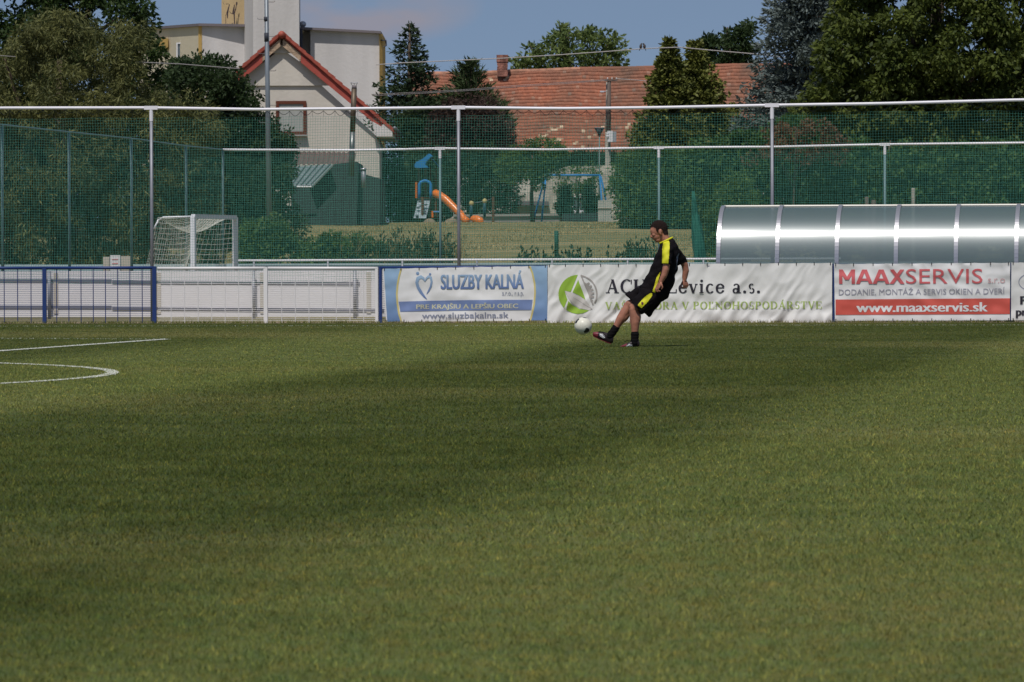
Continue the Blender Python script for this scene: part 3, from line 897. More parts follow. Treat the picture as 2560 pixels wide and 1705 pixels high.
lettering('P', 2552, 2566, 740.5, 760.5, wr_calm, M_dark, b4, bold=0.05)
lettering('pr', 2541, 2566, 768, 788.5, wr_calm, M_dark, b4, bold=0.05, capH=0.73)
shape([q for q in strip_poly([(2583+36*math.cos(R(a)), 705+22*math.sin(R(a))) for a in range(0, 361, 12)], [1.6]*31)], wr_calm, M_greyblue, b4, 'oval_outline')

# ================================================================== white hoarding behind (seen through the mesh)
FB = Frame(93.6, 9.0)
M_board = mat('hoarding_white', (0.66, 0.64, 0.66), 0.6, var=0.04, vscale=1.5)
M_grey = mat('hoarding_rail_grey', (0.16, 0.165, 0.20), 0.5)
M_beige = mat('shadow_strip_and_stone_beige', (0.46, 0.42, 0.36), 0.7)
e = empty('hoarding', FB.P(-12, 0), 'low white hoarding with two grey rails behind the mesh fence', 'hoarding')
u0, zt = FB.uv(-260, 679); u1 = 14.0
mb = MB(); mb.prism([FB.P(u0, 0.04, 0), FB.P(u1, 0.04, 0), FB.P(u1, zt, 0), FB.P(u0, zt, 0)], [FB.P(u0, 0.04, -.03), FB.P(u1, 0.04, -.03), FB.P(u1, zt, -.03), FB.P(u0, zt, -.03)])
mb.build('board', M_board, e)
for (xa, ya, xb, yb, h) in ((-260, 697, 279, 698, 7), (281, 701, 900, 705, 7.5), (-260, 763.5, 279, 764, 8), (281, 767, 960, 772, 8)):
    a = FB.uv(xa, ya); b = FB.uv(xb, yb); dz = h*px2m(93.6)
    mb = MB(); mb.prism([FB.P(a[0], a[1]-dz, .018), FB.P(b[0], b[1]-dz, .018), FB.P(b[0], b[1], .018), FB.P(a[0], a[1], .018)],
                        [FB.P(a[0], a[1]-dz, .006), FB.P(b[0], b[1]-dz, .006), FB.P(b[0], b[1], .006), FB.P(a[0], a[1], .006)]); mb.build('rail', M_grey, e)
for x in (127, 637, 890):
    u = FB.uv(x, 700)[0]
    mb = MB(); mb.tube([FB.P(u, 0, .12), FB.P(u, 0.93, .12)], 0.035, 8); mb.build('post', M_galv, e, smooth=True)
for x in (140, 397, 656, 922):
    u = FB.uv(x, 700)[0]
    mb = MB(); mb.box(FB.P(u, 0.5, .012), 0.085, .012, 0.8, -R(9)); mb.build('post_shadow_strip', M_beige, e)  # beige strips painted as the shadows beside the posts
# rear handrail along the far net
FH = Frame(121.5, 9.0)
e = empty('handrail', FH.P(-5, 0), 'white topped handrail at the foot of the far net, above a pale low board', 'rail')
a = FH.uv(596, 651.5); b = FH.uv(1800, 656.5)
b = (b[0], a[1]); a2 = a
mb = MB(); mb.tube([FH.P(a[0], a[1]), FH.P(b[0]+3, b[1])], 0.028, 8); mb.build('tube', M_rail, e, smooth=True)
u = a[0] + 0.4
while u < b[0]:
    mb = MB(); mb.tube([FH.P(u, 0), FH.P(u, a[1]-.02)], 0.03, 6); mb.build('post', M_galv, e, smooth=True); u += 1.9
mb = MB(); z = FH.uv(700, 659)[1]
mb.prism([FH.P(a[0]-9, .05, -.1), FH.P(b[0]+6, .05, -.1), FH.P(b[0]+6, z, -.1), FH.P(a[0]-9, z, -.1)], [FH.P(a[0]-9, .05, -.14), FH.P(b[0]+6, .05, -.14), FH.P(b[0]+6, z, -.14), FH.P(a[0]-9, z, -.14)])
mb.build('low_board', mat('pale_blue_board', (0.36, 0.46, 0.50), 0.6), e)

# ================================================================== small goal
M_goal = mat('goal_white', (0.72, 0.73, 0.76), 0.4)
M_gnet = mat('goal_net_cord', (0.62, 0.62, 0.56), 0.8)
pn = at(483, 541, 97.0); pf = at(588, 543.5, 99.9)
e = empty('goal', (pn.x, pn.y, 0), 'small white goal with a slack white net on the training ground', 'goal')
for p in (pn, pf):
    mb = MB(); mb.box((p.x, p.y, p.z/2), 0.09, 0.09, p.z, R(-20)); mb.build('goal_post', M_goal, e)
mb = MB(); ax = (pf-pn).normalized(); q = Vector((-ax.y, ax.x, 0)).normalized()*0.04; w = Vector((0, 0, 0.045))
mb.prism([pn-q-w, pn+q-w, pn+q+w, pn-q+w], [pf-q-w, pf+q-w, pf+q+w, pf-q+w]); mb.build('crossbar', M_goal, e, fix=True)
bt = at(396, 543.5, 97.3); bb = at(346, 664, 98.0); bb.z = 0.05
dv = pf - pn
topb = [bt, bt + Vector((dv.x*.95, dv.y, 0))]
botb = [Vector((at(335, 700, 98).x, 97.9, 0.04)), Vector((at(335, 700, 98).x + dv.x*.9, 97.9+dv.y, 0.04))]
mb = MB(); mb.tube([pn, bt + Vector((0.10, 0, 0.0)), bt + Vector((0, 0, -0.06))], 0.022, 6); mb.tube([pf, topb[1]], 0.022, 6)
mb.tube([topb[0] + Vector((0, 0, -.05)), Vector((bt.x-.1, bt.y, bt.z-.25))], 0.02, 6)
mb.build('depth_bar', M_goal, e, smooth=True)
mb = MB()
def gsurf(a, b):     # back and roof: a along width 0..1, b 0 front bar -> 1 back top -> 2 back foot
    sg = 0.22*math.sin(math.pi*a)
    if b <= 1:
        p = (pn.lerp(pf, a)).lerp(topb[0].lerp(topb[1], a), b); p.z -= sg*1.4*math.sin(math.pi*b*0.8); return p
    p = (topb[0].lerp(topb[1], a)).lerp(botb[0].lerp(botb[1], a), b-1); p.x += sg*0.8*math.sin(math.pi*(b-1)); p.z -= sg*1.0*(2-b); return p
for i in range(29): mb.tube([gsurf(i/28, k/10) for k in range(21)], 0.0035, 3, cap=False)
for j in range(30): mb.tube([gsurf(i/12, j*2/29) for i in range(13)], 0.0035, 3, cap=False)
# two side nets
for P0, T0, B0 in ((pn, topb[0], botb[0]), (pf, topb[1], botb[1])):
    for i in range(13):
        s = i/12; a = P0.lerp(T0, s); b = Vector((P0.x, P0.y, 0.03)).lerp(B0, s)
        mb.tube([a.lerp(b, k/5) + Vector((0.03*math.sin(k+i), 0.05*math.sin(k*1.3+i*.7), 0)) for k in range(6)], 0.0035, 3, cap=False)
    for j in range(20):
        s = j/19; a = P0.lerp(Vector((P0.x, P0.y, 0.03)), s); b = T0.lerp(B0, s)
        mb.tube([a.lerp(b, k/5) + Vector((0, 0.05*math.sin(k+j), -0.03*math.sin(math.pi*k/5))) for k in range(6)], 0.0035, 3, cap=False)
mb.build('net', M_gnet, e)

# ================================================================== dugout with a curved polycarbonate shell
FD = Frame(88.6, 9.0)
def pc_mat():
    m = bpy.data.materials.new('polycarbonate'); m.use_nodes = True
    t = m.node_tree; b = t.nodes['Principled BSDF']
    b.inputs['Base Color'].default_value = (0.11, 0.150, 0.148, 1); b.inputs['Roughness'].default_value = 0.19
    b.inputs['Specular IOR Level'].default_value = 0.5
    tr = N(t, 'ShaderNodeBsdfTransparent'); tr.inputs[0].default_value = (0.6, 0.72, 0.70, 1)
    gl = N(t, 'ShaderNodeBsdfGlossy'); gl.inputs['Roughness'].default_value = 0.42; gl.inputs['Color'].default_value = (.8, .85, .9, 1)
    m0 = N(t, 'ShaderNodeMixShader'); m0.inputs[0].default_value = 0.10
    t.links.new(b.outputs[0], m0.inputs[1]); t.links.new(gl.outputs[0], m0.inputs[2])
    ms = N(t, 'ShaderNodeMixShader'); ms.inputs[0].default_value = 0.25
    t.links.new(m0.outputs[0], ms.inputs[1]); t.links.new(tr.outputs[0], ms.inputs[2]); t.links.new(ms.outputs[0], t.nodes['Material Output'].inputs[0])
    geo = N(t, 'ShaderNodeNewGeometry'); sp = N(t, 'ShaderNodeSeparateXYZ'); t.links.new(geo.outputs['Position'], sp.inputs[0])
    mu = N(t, 'ShaderNodeMath', operation='MULTIPLY'); mu.inputs[1].default_value = 260; t.links.new(sp.outputs['Z'], mu.inputs[0])
    si = N(t, 'ShaderNodeMath', operation='SINE'); t.links.new(mu.outputs[0], si.inputs[0])
    bp = N(t, 'ShaderNodeBump'); bp.inputs['Strength'].default_value = 0.03; bp.inputs['Distance'].default_value = 0.004
    t.links.new(si.outputs[0], bp.inputs['Height']); t.links.new(bp.outputs[0], b.inputs['Normal'])
    return m
M_pc = pc_mat()
M_alu = mat('aluminium_rib', (0.42, 0.42, 0.45), 0.32, metal=0.6)
prof = []          # (offset, z) from the foot up: straight, then curling back
for k in range(9): prof.append((0.0 + 0.02*math.sin(k/8*1.2), 1.0*k/8))
Ztop = FD.uv(1815, 517)[1]
for k in range(1, 25):
    a = R(90)*k/24
    prof.append((-(1-math.cos(a))*0.95 + 0.018, 1.0 + (Ztop - 1.0)*math.sin(a)))
rx_ = [1796, 1943, 2092, 2240, 2390, 2541, 2693, 2845]
us = [FD.uv(x, 650)[0] for x in rx_]
e = empty('dugout', FD.P(us[0], 0), 'long team shelter with a curved grey polycarbonate shell and bright reflection band', 'shelter')
for u in us:
    mb = MB()
    for (o1, z1), (o2, z2) in zip(prof[:-1], prof[1:]):
        t = Vector((0, o2-o1, z2-z1)).normalized(); nn = (t.z, -t.y)
        def rp(uu, o, z, h): return FD.P(uu, z + nn[1]*h, o + nn[0]*h)
        h0, h1, w_ = 0.004, 0.034, 0.037
        mb.prism([rp(u-w_, o1, z1, h0), rp(u+w_, o1, z1, h0), rp(u+w_, o1, z1, h1), rp(u-w_, o1, z1, h1)],
                 [rp(u-w_, o2, z2, h0), rp(u+w_, o2, z2, h0), rp(u+w_, o2, z2, h1), rp(u-w_, o2, z2, h1)])
    mb.build('rib', M_alu, e, fix=True)
for ua, ub in zip(us[:-1], us[1:]):
    V = []; F = []; K = 8
    for j, (o_, z_) in enumerate(prof):
        for i in range(K+1):
            s = i/K; bow = 0.010*math.sin(math.pi*s)
            V.append(tuple(FD.P(ua+(ub-ua)*s, z_, o_ - bow)))
    for j in range(len(prof)-1):
        for i in range(K):
            k = j*(K+1)+i; F.append((k, k+1, k+K+2, k+K+1))
    np_mesh('shell_panel', np.array(V), np.array(F), M_pc, e, smooth=True)
mb = MB(); o_, z_ = prof[-1]; mb.tube([FD.P(us[0], z_+0.015, o_), FD.P(us[-1], z_+0.015, o_)], 0.025, 6); mb.build('top_bar', mat('pale_bar', (0.6, 0.57, 0.5), 0.4), e)
mb = MB()
mb.prism([FD.P(us[0], 0.0, -1.9), FD.P(us[-1], 0.0, -1.9), FD.P(us[-1], 0.42, -1.9), FD.P(us[0], 0.42, -1.9)], [FD.P(us[0], 0, -0.7), FD.P(us[-1], 0, -0.7), FD.P(us[-1], 0.42, -0.7), FD.P(us[0], 0.42, -0.7)])
mb.build('bench', mat('bench_grey', (0.3, 0.3, 0.32), 0.6), e)
# ================================================================== vegetation helpers
def leaf_mat(name, lo, hi, trans=0.35, rough=0.6):
    return mat(name, lo, rough, var=1, vscale=0.9, col2=hi, island=0.55, trans=trans, spec=0.25)
def clump_cloud(cl, per, size, rng, aspect=0.45, droop=0.0, shell=0.55, curl=True):
    """cl: array (k,6) of clump centres and radii; per leaves each; returns folded leaf quads"""
    cl = np.asarray(cl, float); k = len(cl)
    n = k * per
    C = np.repeat(cl[:, :3], per, 0); Rr = np.repeat(cl[:, 3:], per, 0)
    d = rng.normal(size=(n, 3)); d /= np.linalg.norm(d, axis=1)[:, None]
    r = np.where(rng.uniform(size=n) < shell, rng.uniform(0.75, 1.08, n), rng.uniform(0, 1, n)**0.5)
    P = C + d * r[:, None] * Rr
    # leaf axis: outwards and hanging
    ax = d + rng.normal(size=(n, 3)) * 0.8; ax[:, 2] -= droop
    ax /= np.linalg.norm(ax, axis=1)[:, None]
    nn = rng.normal(size=(n, 3)) + d * 0.6 + np.array([0, 0, 0.5])
    s = np.cross(ax, nn); s /= (np.linalg.norm(s, axis=1)[:, None] + 1e-9)
    L = size * rng.uniform(0.6, 1.3, n)[:, None]; Wd = L * aspect
    V = np.empty((n, 4, 3))
    V[:, 0] = P; V[:, 1] = P + ax*L*0.5 + s*Wd*0.5; V[:, 2] = P + ax*L; V[:, 3] = P + ax*L*0.5 - s*Wd*0.5
    return V.reshape(-1, 3)
def in_poly(x, y, poly):
    ins = False; n = len(poly)
    for i in range(n):
        x1, y1 = poly[i]; x2, y2 = poly[(i+1) % n]
        if (y1 > y) != (y2 > y) and x < (x2-x1)*(y-y1)/(y2-y1) + x1: ins = not ins
    return ins
def crown_clumps(poly, Y, thick, n, rpx, rng, hollow=0.5, grow=0.0):
    """clump centres whose projection fills the outline; depth bulges in the middle of the outline"""
    xs = [p[0] for p in poly]; ys = [p[1] for p in poly]; out = []
    cx_ = (min(xs)+max(xs))/2; cy_ = (min(ys)+max(ys))/2; hx = (max(xs)-min(xs))/2; hy = (max(ys)-min(ys))/2
    tries = 0
    while len(out) < n and tries < n*60:
        tries += 1
        x = rng.uniform(min(xs), max(xs)); y = rng.uniform(min(ys), max(ys))
        if not in_poly(x, y, poly): continue
        q = max(0.05, 1 - ((x-cx_)/hx)**2*0.8 - ((y-cy_)/hy)**2*0.5)
        dpt = thick * math.sqrt(q)
        yy = Y + (rng.uniform(-1, 1) if rng.uniform() < 0.4 else -rng.uniform(0.55, 1)) * dpt
        p = at(x, y, yy)
        r = px2m(yy) * rpx * rng.uniform(0.6, 1.35)
        out.append((p.x, p.y, p.z, r*1.1, r*1.1, r*0.85))
    return np.array(out)
def tree(name, label, cat, poly, Y, thick, n, rpx, per, size, m, trunk=None, seed=0, aspect=0.45, droop=0.0, group=None, shell=0.55, bark=None, limbs=5, trunk_r=0.22, extra=None):
    rng = np.random.default_rng(seed)
    cl = crown_clumps(poly, Y, thick, n, rpx, rng)
    xs = [p[0] for p in poly]; ys = [p[1] for p in poly]
    bx = trunk if trunk is not None else (min(xs)+max(xs))/2
    base = at(bx, 700, Y); base.z = hgt(Y)
    e = empty(name, base, label, cat, group)
    V = clump_cloud(cl, per, size, rng, aspect, droop, shell)
    if extra is not None: V = np.concatenate([V, extra])
    np_mesh('crown', V, np.arange(len(V)).reshape(-1, 4), m, e)
    mb = MB(); rnd = random.Random(seed)
    top = at(bx, min(ys)*0.35 + max(ys)*0.65, Y); mid = base.lerp(top, 0.5) + Vector((rnd.uniform(-.2, .2), 0, 0))
    tip = at(bx*0.7+0.3*(min(xs)+max(xs))/2, min(ys)+0.15*(max(ys)-min(ys)), Y)
    mb.tube([base, mid, top, tip], [trunk_r*1.3, trunk_r, trunk_r*.75, trunk_r*.2], 8)
    for k in range(limbs):
        c = cl[rnd.randrange(len(cl))]; a = mid.lerp(top, rnd.uniform(0.2, 1.0)); b = Vector(c[:3])
        m1 = a.lerp(b, 0.5) + Vector((0, 0, rnd.uniform(-.3, .5)))
        mb.tube([a, m1, b], [trunk_r*.5, trunk_r*.33, trunk_r*.1], 6)
    mb.build('trunk', bark or M_bark, e, smooth=True)
    return e
M_bark = mat('bark', (0.10, 0.075, 0.055), 0.9, var=0.4, vscale=8, bump=0.6, bscale=25)
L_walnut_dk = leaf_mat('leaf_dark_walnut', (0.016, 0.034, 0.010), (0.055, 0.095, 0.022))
L_olive = leaf_mat('leaf_olive', (0.020, 0.036, 0.011), (0.235, 0.235, 0.080))
L_dark = leaf_mat('leaf_dark_green', (0.018, 0.036, 0.014), (0.055, 0.090, 0.030))
L_mid = leaf_mat('leaf_mid_green', (0.045, 0.085, 0.020), (0.13, 0.21, 0.05))
L_light = leaf_mat('leaf_light_green', (0.05, 0.09, 0.025), (0.19, 0.24, 0.07))
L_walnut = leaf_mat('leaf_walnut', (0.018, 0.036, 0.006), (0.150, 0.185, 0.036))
L_ivy = leaf_mat('leaf_ivy', (0.030, 0.065, 0.020), (0.10, 0.18, 0.045))
L_ivyred = leaf_mat('leaf_ivy_red', (0.09, 0.05, 0.028), (0.22, 0.12, 0.06))
L_plum = leaf_mat('leaf_plum', (0.030, 0.020, 0.016), (0.085, 0.055, 0.04))
L_spruce = leaf_mat('needle_spruce', (0.014, 0.032, 0.014), (0.055, 0.085, 0.035), trans=0.1)
L_blue = leaf_mat('needle_blue_spruce', (0.055, 0.078, 0.074), (0.165, 0.20, 0.185), trans=0.08)
L_thuja = leaf_mat('scale_thuja', (0.040, 0.056, 0.010), (0.190, 0.200, 0.042), trans=0.1)
L_pine = leaf_mat('needle_pine', (0.020, 0.040, 0.014), (0.085, 0.12, 0.045), trans=0.1)

# ---------------------------------------------------------------- left group
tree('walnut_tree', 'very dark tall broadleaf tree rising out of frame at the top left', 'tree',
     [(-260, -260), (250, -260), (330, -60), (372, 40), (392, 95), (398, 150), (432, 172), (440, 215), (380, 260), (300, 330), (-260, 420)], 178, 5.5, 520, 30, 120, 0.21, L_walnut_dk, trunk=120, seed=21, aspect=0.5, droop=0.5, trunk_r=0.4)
tree('willow_leaved_tree', 'wide olive-green tree with narrow hanging leaves filling the left edge', 'tree',
     [(-260, 260), (-60, 130), (20, 140), (60, 60), (130, 30), (200, 40), (260, 90), (330, 40), (372, 60), (362, 120), (330, 165), (350, 220), (420, 225), (520, 262), (545, 330), (520, 400), (555, 470), (540, 640), (500, 700), (-260, 700)], 140, 4.5, 950, 24, 150, 0.165, L_olive, trunk=150, seed=22, aspect=0.22, droop=0.9, shell=0.75, trunk_r=0.3, limbs=9)
tree('round_tree', 'dark round tree between the olive tree and the cream gable house', 'tree',
     [(432, 190), (450, 140), (500, 150), (560, 132), (592, 185), (615, 225), (640, 265), (690, 305), (716, 350), (725, 410), (700, 470), (690, 560), (420, 600), (405, 300)], 166, 3.2, 420, 24, 120, 0.15, L_dark, trunk=560, seed=23, aspect=0.5, trunk_r=0.25)
tree('shrub', 'tall dark shrub in front of the dark shed, left of the floodlight mast foot', 'shrub',
     [(560, 400), (640, 380), (716, 420), (722, 520), (760, 580), (740, 640), (560, 640)], 164, 1.6, 130, 24, 110, 0.13, L_dark, seed=24, trunk_r=0.06, limbs=3)
tree('hedge', 'dark hedge closing the view behind the olive-green tree', 'hedge', [(-260, 300), (560, 300), (600, 640), (-260, 640)], 186, 1.2, 560, 40, 90, 0.24, L_dark, seed=81, trunk_r=.1)
tree('hedge', 'dark hedge behind the ivy-covered one, under the big walnut', 'hedge', [(1780, 380), (2060, 330), (2120, 200), (2860, 100), (2860, 620), (1780, 620)], 186, 1.2, 620, 40, 90, 0.24, L_dark, seed=82, trunk_r=.1)
# lush shrubs and weeds at the foot of the far net
def sh(label, poly, Y, n, per, size, m, seed, rpx=18, aspect=0.5, name='shrub'):
    return tree(name, label, 'shrub', poly, Y, 0.7, n, rpx, per, size, m, seed=seed, trunk_r=0.04, limbs=4, aspect=aspect)
sh('fresh green shrub right of the small goal', [(598, 660), (595, 590), (625, 560), (665, 545), (700, 570), (740, 610), (770, 650), (770, 700), (598, 700)], 126.5, 90, 80, 0.12, L_mid, 31)
sh('low leafy shrub in front of the dark shed wall', [(755, 700), (760, 615), (830, 590), (900, 600), (945, 610), (960, 700)], 127.5, 95, 80, 0.12, L_mid, 32)
sh('thin green sapling behind the goal crossbar', [(652, 590), (660, 545), (690, 535), (705, 560), (700, 600)], 128, 14, 60, 0.12, L_light, 33, rpx=10)
sh('low weeds in the grass left of the man\'s knees', [(1265, 700), (1275, 655), (1320, 645), (1400, 640), (1470, 638), (1520, 650), (1525, 700)], 126.0, 30, 50, 0.10, L_dark, 34, rpx=12)

def stems(name, label, x0, x1, ytop, Y, n, m, seed, w=0.05):
    """upright weeds: leafy stalks, each a run of leaf quads"""
    rng = np.random.default_rng(seed); Vs = []
    for k in range(n):
        x = rng.uniform(x0, x1); yt = ytop + rng.uniform(-12, 40)
        yy = Y + rng.uniform(-1, 1); b = at(x, 700, yy); b.z = hgt(yy); t = at(x + rng.uniform(-6, 6), yt, yy)
        q = 26; s = rng.uniform(0, 1, q)
        P = np.array(b)[None]*(1-s[:, None]) + np.array(t)[None]*s[:, None] + rng.normal(size=(q, 3))*0.035
        a = rng.normal(size=(q, 3)); a[:, 2] = np.abs(a[:, 2])+1.2; a /= np.linalg.norm(a, axis=1)[:, None]
        c = rng.normal(size=(q, 3)); c = np.cross(a, c); c /= np.linalg.norm(c, axis=1)[:, None]
        L = 0.16; V = np.empty((q, 4, 3)); V[:, 0] = P; V[:, 1] = P+a*L*.5+c*w*.5; V[:, 2] = P+a*L; V[:, 3] = P+a*L*.5-c*w*.5
        Vs.append(V.reshape(-1, 3))
    V = np.concatenate(Vs)
    return tag(np_mesh(name, V, np.arange(len(V)).reshape(-1, 4), m), label, 'weeds', kind='stuff')
stems('weeds', 'tall dark upright weeds in front of the grassy slope below the slide', 950, 1130, 588, 127, 110, L_dark, 41)
stems('dry_grass', 'dry yellowish tall grass between the weeds by the far net', 800, 1160, 590, 127.5, 200, mat('dry_stalk', (0.16, 0.14, 0.05), 0.8, var=1, col2=(0.32, 0.27, 0.12), island=0.6, trans=0.3), 42, w=0.02)
stems('weeds', 'dark leafy weeds at the foot of the far net in the middle', 1290, 1560, 632, 126, 60, L_dark, 43, w=0.07)
stems('weeds', 'tufted weeds near the green post behind the man', 1560, 1640, 610, 126, 60, L_dark, 44, w=0.05)
# meadow grass on the slope
n = 120000
X = RNG.uniform(-22, 22, n); Yg = 150 + 56*RNG.uniform(0, 1, n)
Z = np.array([hgt(y) for y in Yg]) - 0.02
nzv = np.sin(X*0.8+Yg*0.15)*np.sin(Yg*0.6+X*0.2)
P = np.stack([X, Yg, Z], 1)
M_dry = mat('meadow_blade', (0.15, 0.165, 0.05), 0.85, var=1, vscale=0.33, col2=(0.60, 0.49, 0.26), island=0.3, trans=0.3, vec=(0.35, 1.3, 1), vdetail=6)
blades('meadow_grass', P, 0.06, 0.05, M_dry, 0.9, 'dry yellow-green meadow grass on the slope behind the far net', 'grass', seed=45)

# ---------------------------------------------------------------- conifers
def conifer(name, label, apex, halfw, ybase, Y, m, seed, droop=0.25, levels=26, per=11, bl=0.20, bw=0.06, jag=0.35, upturn=0.0, top_r=0.1, group=None, slope=1.0, full=1.0):
    """trunk with whorls of branches, each branch clothed in needle sprays"""
    rng = np.random.default_rng(seed); rnd = random.Random(seed)
    A = at(*apex, Y); Bz = at(apex[0], ybase, Y).z; H = A.z - Bz; Rm = halfw * px2m(Y)
    base = Vector((A.x, A.y, hgt(Y)))
    e = empty(name, base, label, 'tree', group)
    mb = MB(); mb.tube([base, Vector((A.x, A.y, Bz + H*.5)), A], [0.22, 0.12, 0.02], 8)
    Ps = []; Ax = []
    for k in range(levels):
        t = (k + 0.3) / levels; z = A.z - H * t**1.05
        tt = min(1, t/full); Rk = Rm * (top_r*tt + (1-top_r)*tt**slope)
        nb = int(per * (0.5 + 0.8*t))
        for j in range(nb):
            a = rnd.uniform(0, 2*math.pi); r = Rk * (1 + rnd.uniform(-jag, jag*0.6)) + 0.12
            o = Vector((A.x, A.y, z)); d = Vector((math.cos(a), math.sin(a), 0))
            p1 = o + d*r*0.55 + Vector((0, 0, -droop*r*0.35)); p2 = o + d*r + Vector((0, 0, -droop*r*0.55 + upturn*r))
            if j % 3 == 0: mb.tube([o, p1, p2], [0.03, 0.018, 0.006], 4)
            q = int(10 + 46*r)
            s = rng.uniform(0.08, 1, q)
            O = np.array(o); Q1 = np.array(p1); Q2 = np.array(p2)
            pp = ((1-s)**2)[:, None]*O + (2*s*(1-s))[:, None]*Q1 + (s**2)[:, None]*Q2
            spread = (0.04 + 0.20*r*(1-s)*s*2)[:, None]
            pp = pp + rng.normal(size=(q, 3))*spread*np.array([1, 1, 0.55])
            ax = np.array(d)[None] * 0.9 + rng.normal(size=(q, 3))*0.55; ax[:, 2] += upturn*1.5 - 0.1
            Ps.append(pp); Ax.append(ax)
    # leader
    q = 30; s = rng.uniform(0, 1, q); pp = np.array(A)[None] + np.stack([rng.normal(size=q)*.03, rng.normal(size=q)*.03, -s*0.8], 1); Ps.append(pp)
    ax = rng.normal(size=(q, 3))*.5; ax[:, 2] += 0.9; Ax.append(ax)
    P = np.concatenate(Ps); ax = np.concatenate(Ax); ax /= np.linalg.norm(ax, axis=1)[:, None]; n = len(P)
    c = np.cross(ax, rng.normal(size=(n, 3))); c /= np.linalg.norm(c, axis=1)[:, None]
    L = bl*rng.uniform(.6, 1.3, n)[:, None]; w = bw*rng.uniform(.7, 1.3, n)[:, None]
    V = np.empty((n, 4, 3)); V[:, 0] = P; V[:, 1] = P+ax*L*.5+c*w*.5; V[:, 2] = P+ax*L; V[:, 3] = P+ax*L*.5-c*w*.5
    V = V.reshape(-1, 3)
    np_mesh('crown', V, np.arange(len(V)).reshape(-1, 4), m, e)
    mb.build('trunk', M_bark, e, smooth=True)
    return e
conifer('spruce_tree', 'slim dark spruce with a pointed tip right of the yellow-edged block', (1024, 60), 112, 330, 222, L_spruce, 51, droop=0.15, upturn=0.14, levels=19, per=6, jag=0.5, bl=0.24, bw=0.09)
conifer('blue_spruce_tree', 'large grey-blue spruce rising out of frame right of the tiled roof', (2020, -330), 172, 380, 176, L_blue, 52, droop=0.35, upturn=0.1, levels=44, per=17, bl=0.22, bw=0.075, jag=0.3, slope=0.8)
conifer('thuja_tree', 'left one of the twin pointed thujas before the tiled roof', (1673, 100), 92, 560, 190, L_thuja, 53, droop=-0.15, upturn=0.15, levels=50, per=15, bl=0.18, bw=0.10, jag=0.4, slope=0.95, full=0.66, group='twin thujas')
conifer('thuja_tree', 'right one of the twin pointed thujas, nearer the blue spruce', (1738, 106), 124, 560, 191, L_thuja, 54, droop=-0.15, upturn=0.15, levels=50, per=16, bl=0.18, bw=0.10, jag=0.4, slope=0.95, full=0.66, group='twin thujas')
conifer('pine_tree', 'bushy young pine with upright candles before the tiled roof', (1178, 164), 92, 420, 219, L_pine, 55, droop=-0.5, upturn=0.6, levels=14, per=12, bl=0.40, bw=0.07, jag=0.35, slope=0.7)
tree('plum_tree', 'dark purple-leaved tree under the pine', 'tree', [(1085, 300), (1120, 255), (1190, 245), (1245, 275), (1280, 330), (1275, 400), (1230, 440), (1100, 440), (1075, 370)], 214, 2.4, 170, 22, 100, 0.17, L_plum, seed=56)
tree('broadleaf_tree', 'dark green tree between the gable house and the slide tower', 'tree', [(985, 420), (988, 330), (1000, 280), (1040, 255), (1100, 270), (1110, 330), (1120, 420), (1100, 560), (985, 580)], 219, 2.0, 230, 24, 100, 0.18, L_dark, seed=57)
tree('hedge', 'dark green hedge behind the slide tower', 'hedge', [(955, 380), (1100, 385), (1220, 370), (1290, 400), (1290, 470), (1270, 545), (1150, 540), (950, 560)], 210, 1.5, 260, 24, 90, 0.17, L_dark, seed=58, trunk_r=.08)
# ---------------------------------------------------------------- trees behind the roofs
tree('distant_tree', 'wide airy tree standing up behind the tiled roof', 'tree',
     [(1262, 185), (1290, 140), (1330, 105), (1370, 95), (1405, 58), (1450, 75), (1490, 68), (1540, 90), (1572, 110), (1550, 145), (1575, 170), (1540, 215), (1290, 215)], 262, 3.5, 330, 8, 16, 0.30, L_light, seed=61, shell=0.8, limbs=14, trunk_r=0.3)
tree('distant_tree', 'clumpy dark tree behind the roof, left of the blue spruce', 'tree',
     [(1752, 110), (1765, 85), (1800, 95), (1822, 62), (1830, 90), (1850, 75), (1868, 48), (1885, 60), (1885, 180), (1760, 180)], 264, 1.8, 150, 8, 26, 0.30, L_dark, seed=62, shell=0.8, limbs=12, trunk_r=0.22)
# ---------------------------------------------------------------- right group
tree('walnut_tree', 'huge green walnut tree filling the top right corner', 'tree',
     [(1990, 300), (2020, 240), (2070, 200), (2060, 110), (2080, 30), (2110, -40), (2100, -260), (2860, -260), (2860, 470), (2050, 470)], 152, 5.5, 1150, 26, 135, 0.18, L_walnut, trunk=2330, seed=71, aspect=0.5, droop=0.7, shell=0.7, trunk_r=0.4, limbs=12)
tree('hedge', 'broad ivy-covered hedge behind the curved shelter', 'hedge',
     [(1715, 360), (1790, 345), (1900, 320), (2010, 300), (2100, 330), (2180, 380), (2320, 370), (2600, 360), (2860, 350), (2860, 640), (1760, 640), (1740, 520)], 140, 1.6, 800, 22, 120, 0.12, L_ivy, trunk=2200, seed=72, aspect=0.7, shell=0.85, trunk_r=0.1)
tree('climbing_vine', 'patch of red-tinged creeper on top of the hedge', 'climber', [(1870, 400), (1910, 330), (1990, 300), (2070, 310), (2110, 350), (2110, 400)], 137.9, 0.6, 40, 16, 60, 0.10, L_ivyred, seed=73, aspect=0.7, shell=0.9, trunk_r=0.03)
tree('shrub', 'rounded green bush at the foot of the thujas beside the pale block', 'shrub',
     [(1535, 470), (1550, 400), (1600, 370), (1680, 380), (1740, 400), (1755, 470), (1740, 560), (1640, 585), (1560, 560)], 182, 2.0, 260, 22, 90, 0.15, L_mid, seed=74, trunk_r=.08)
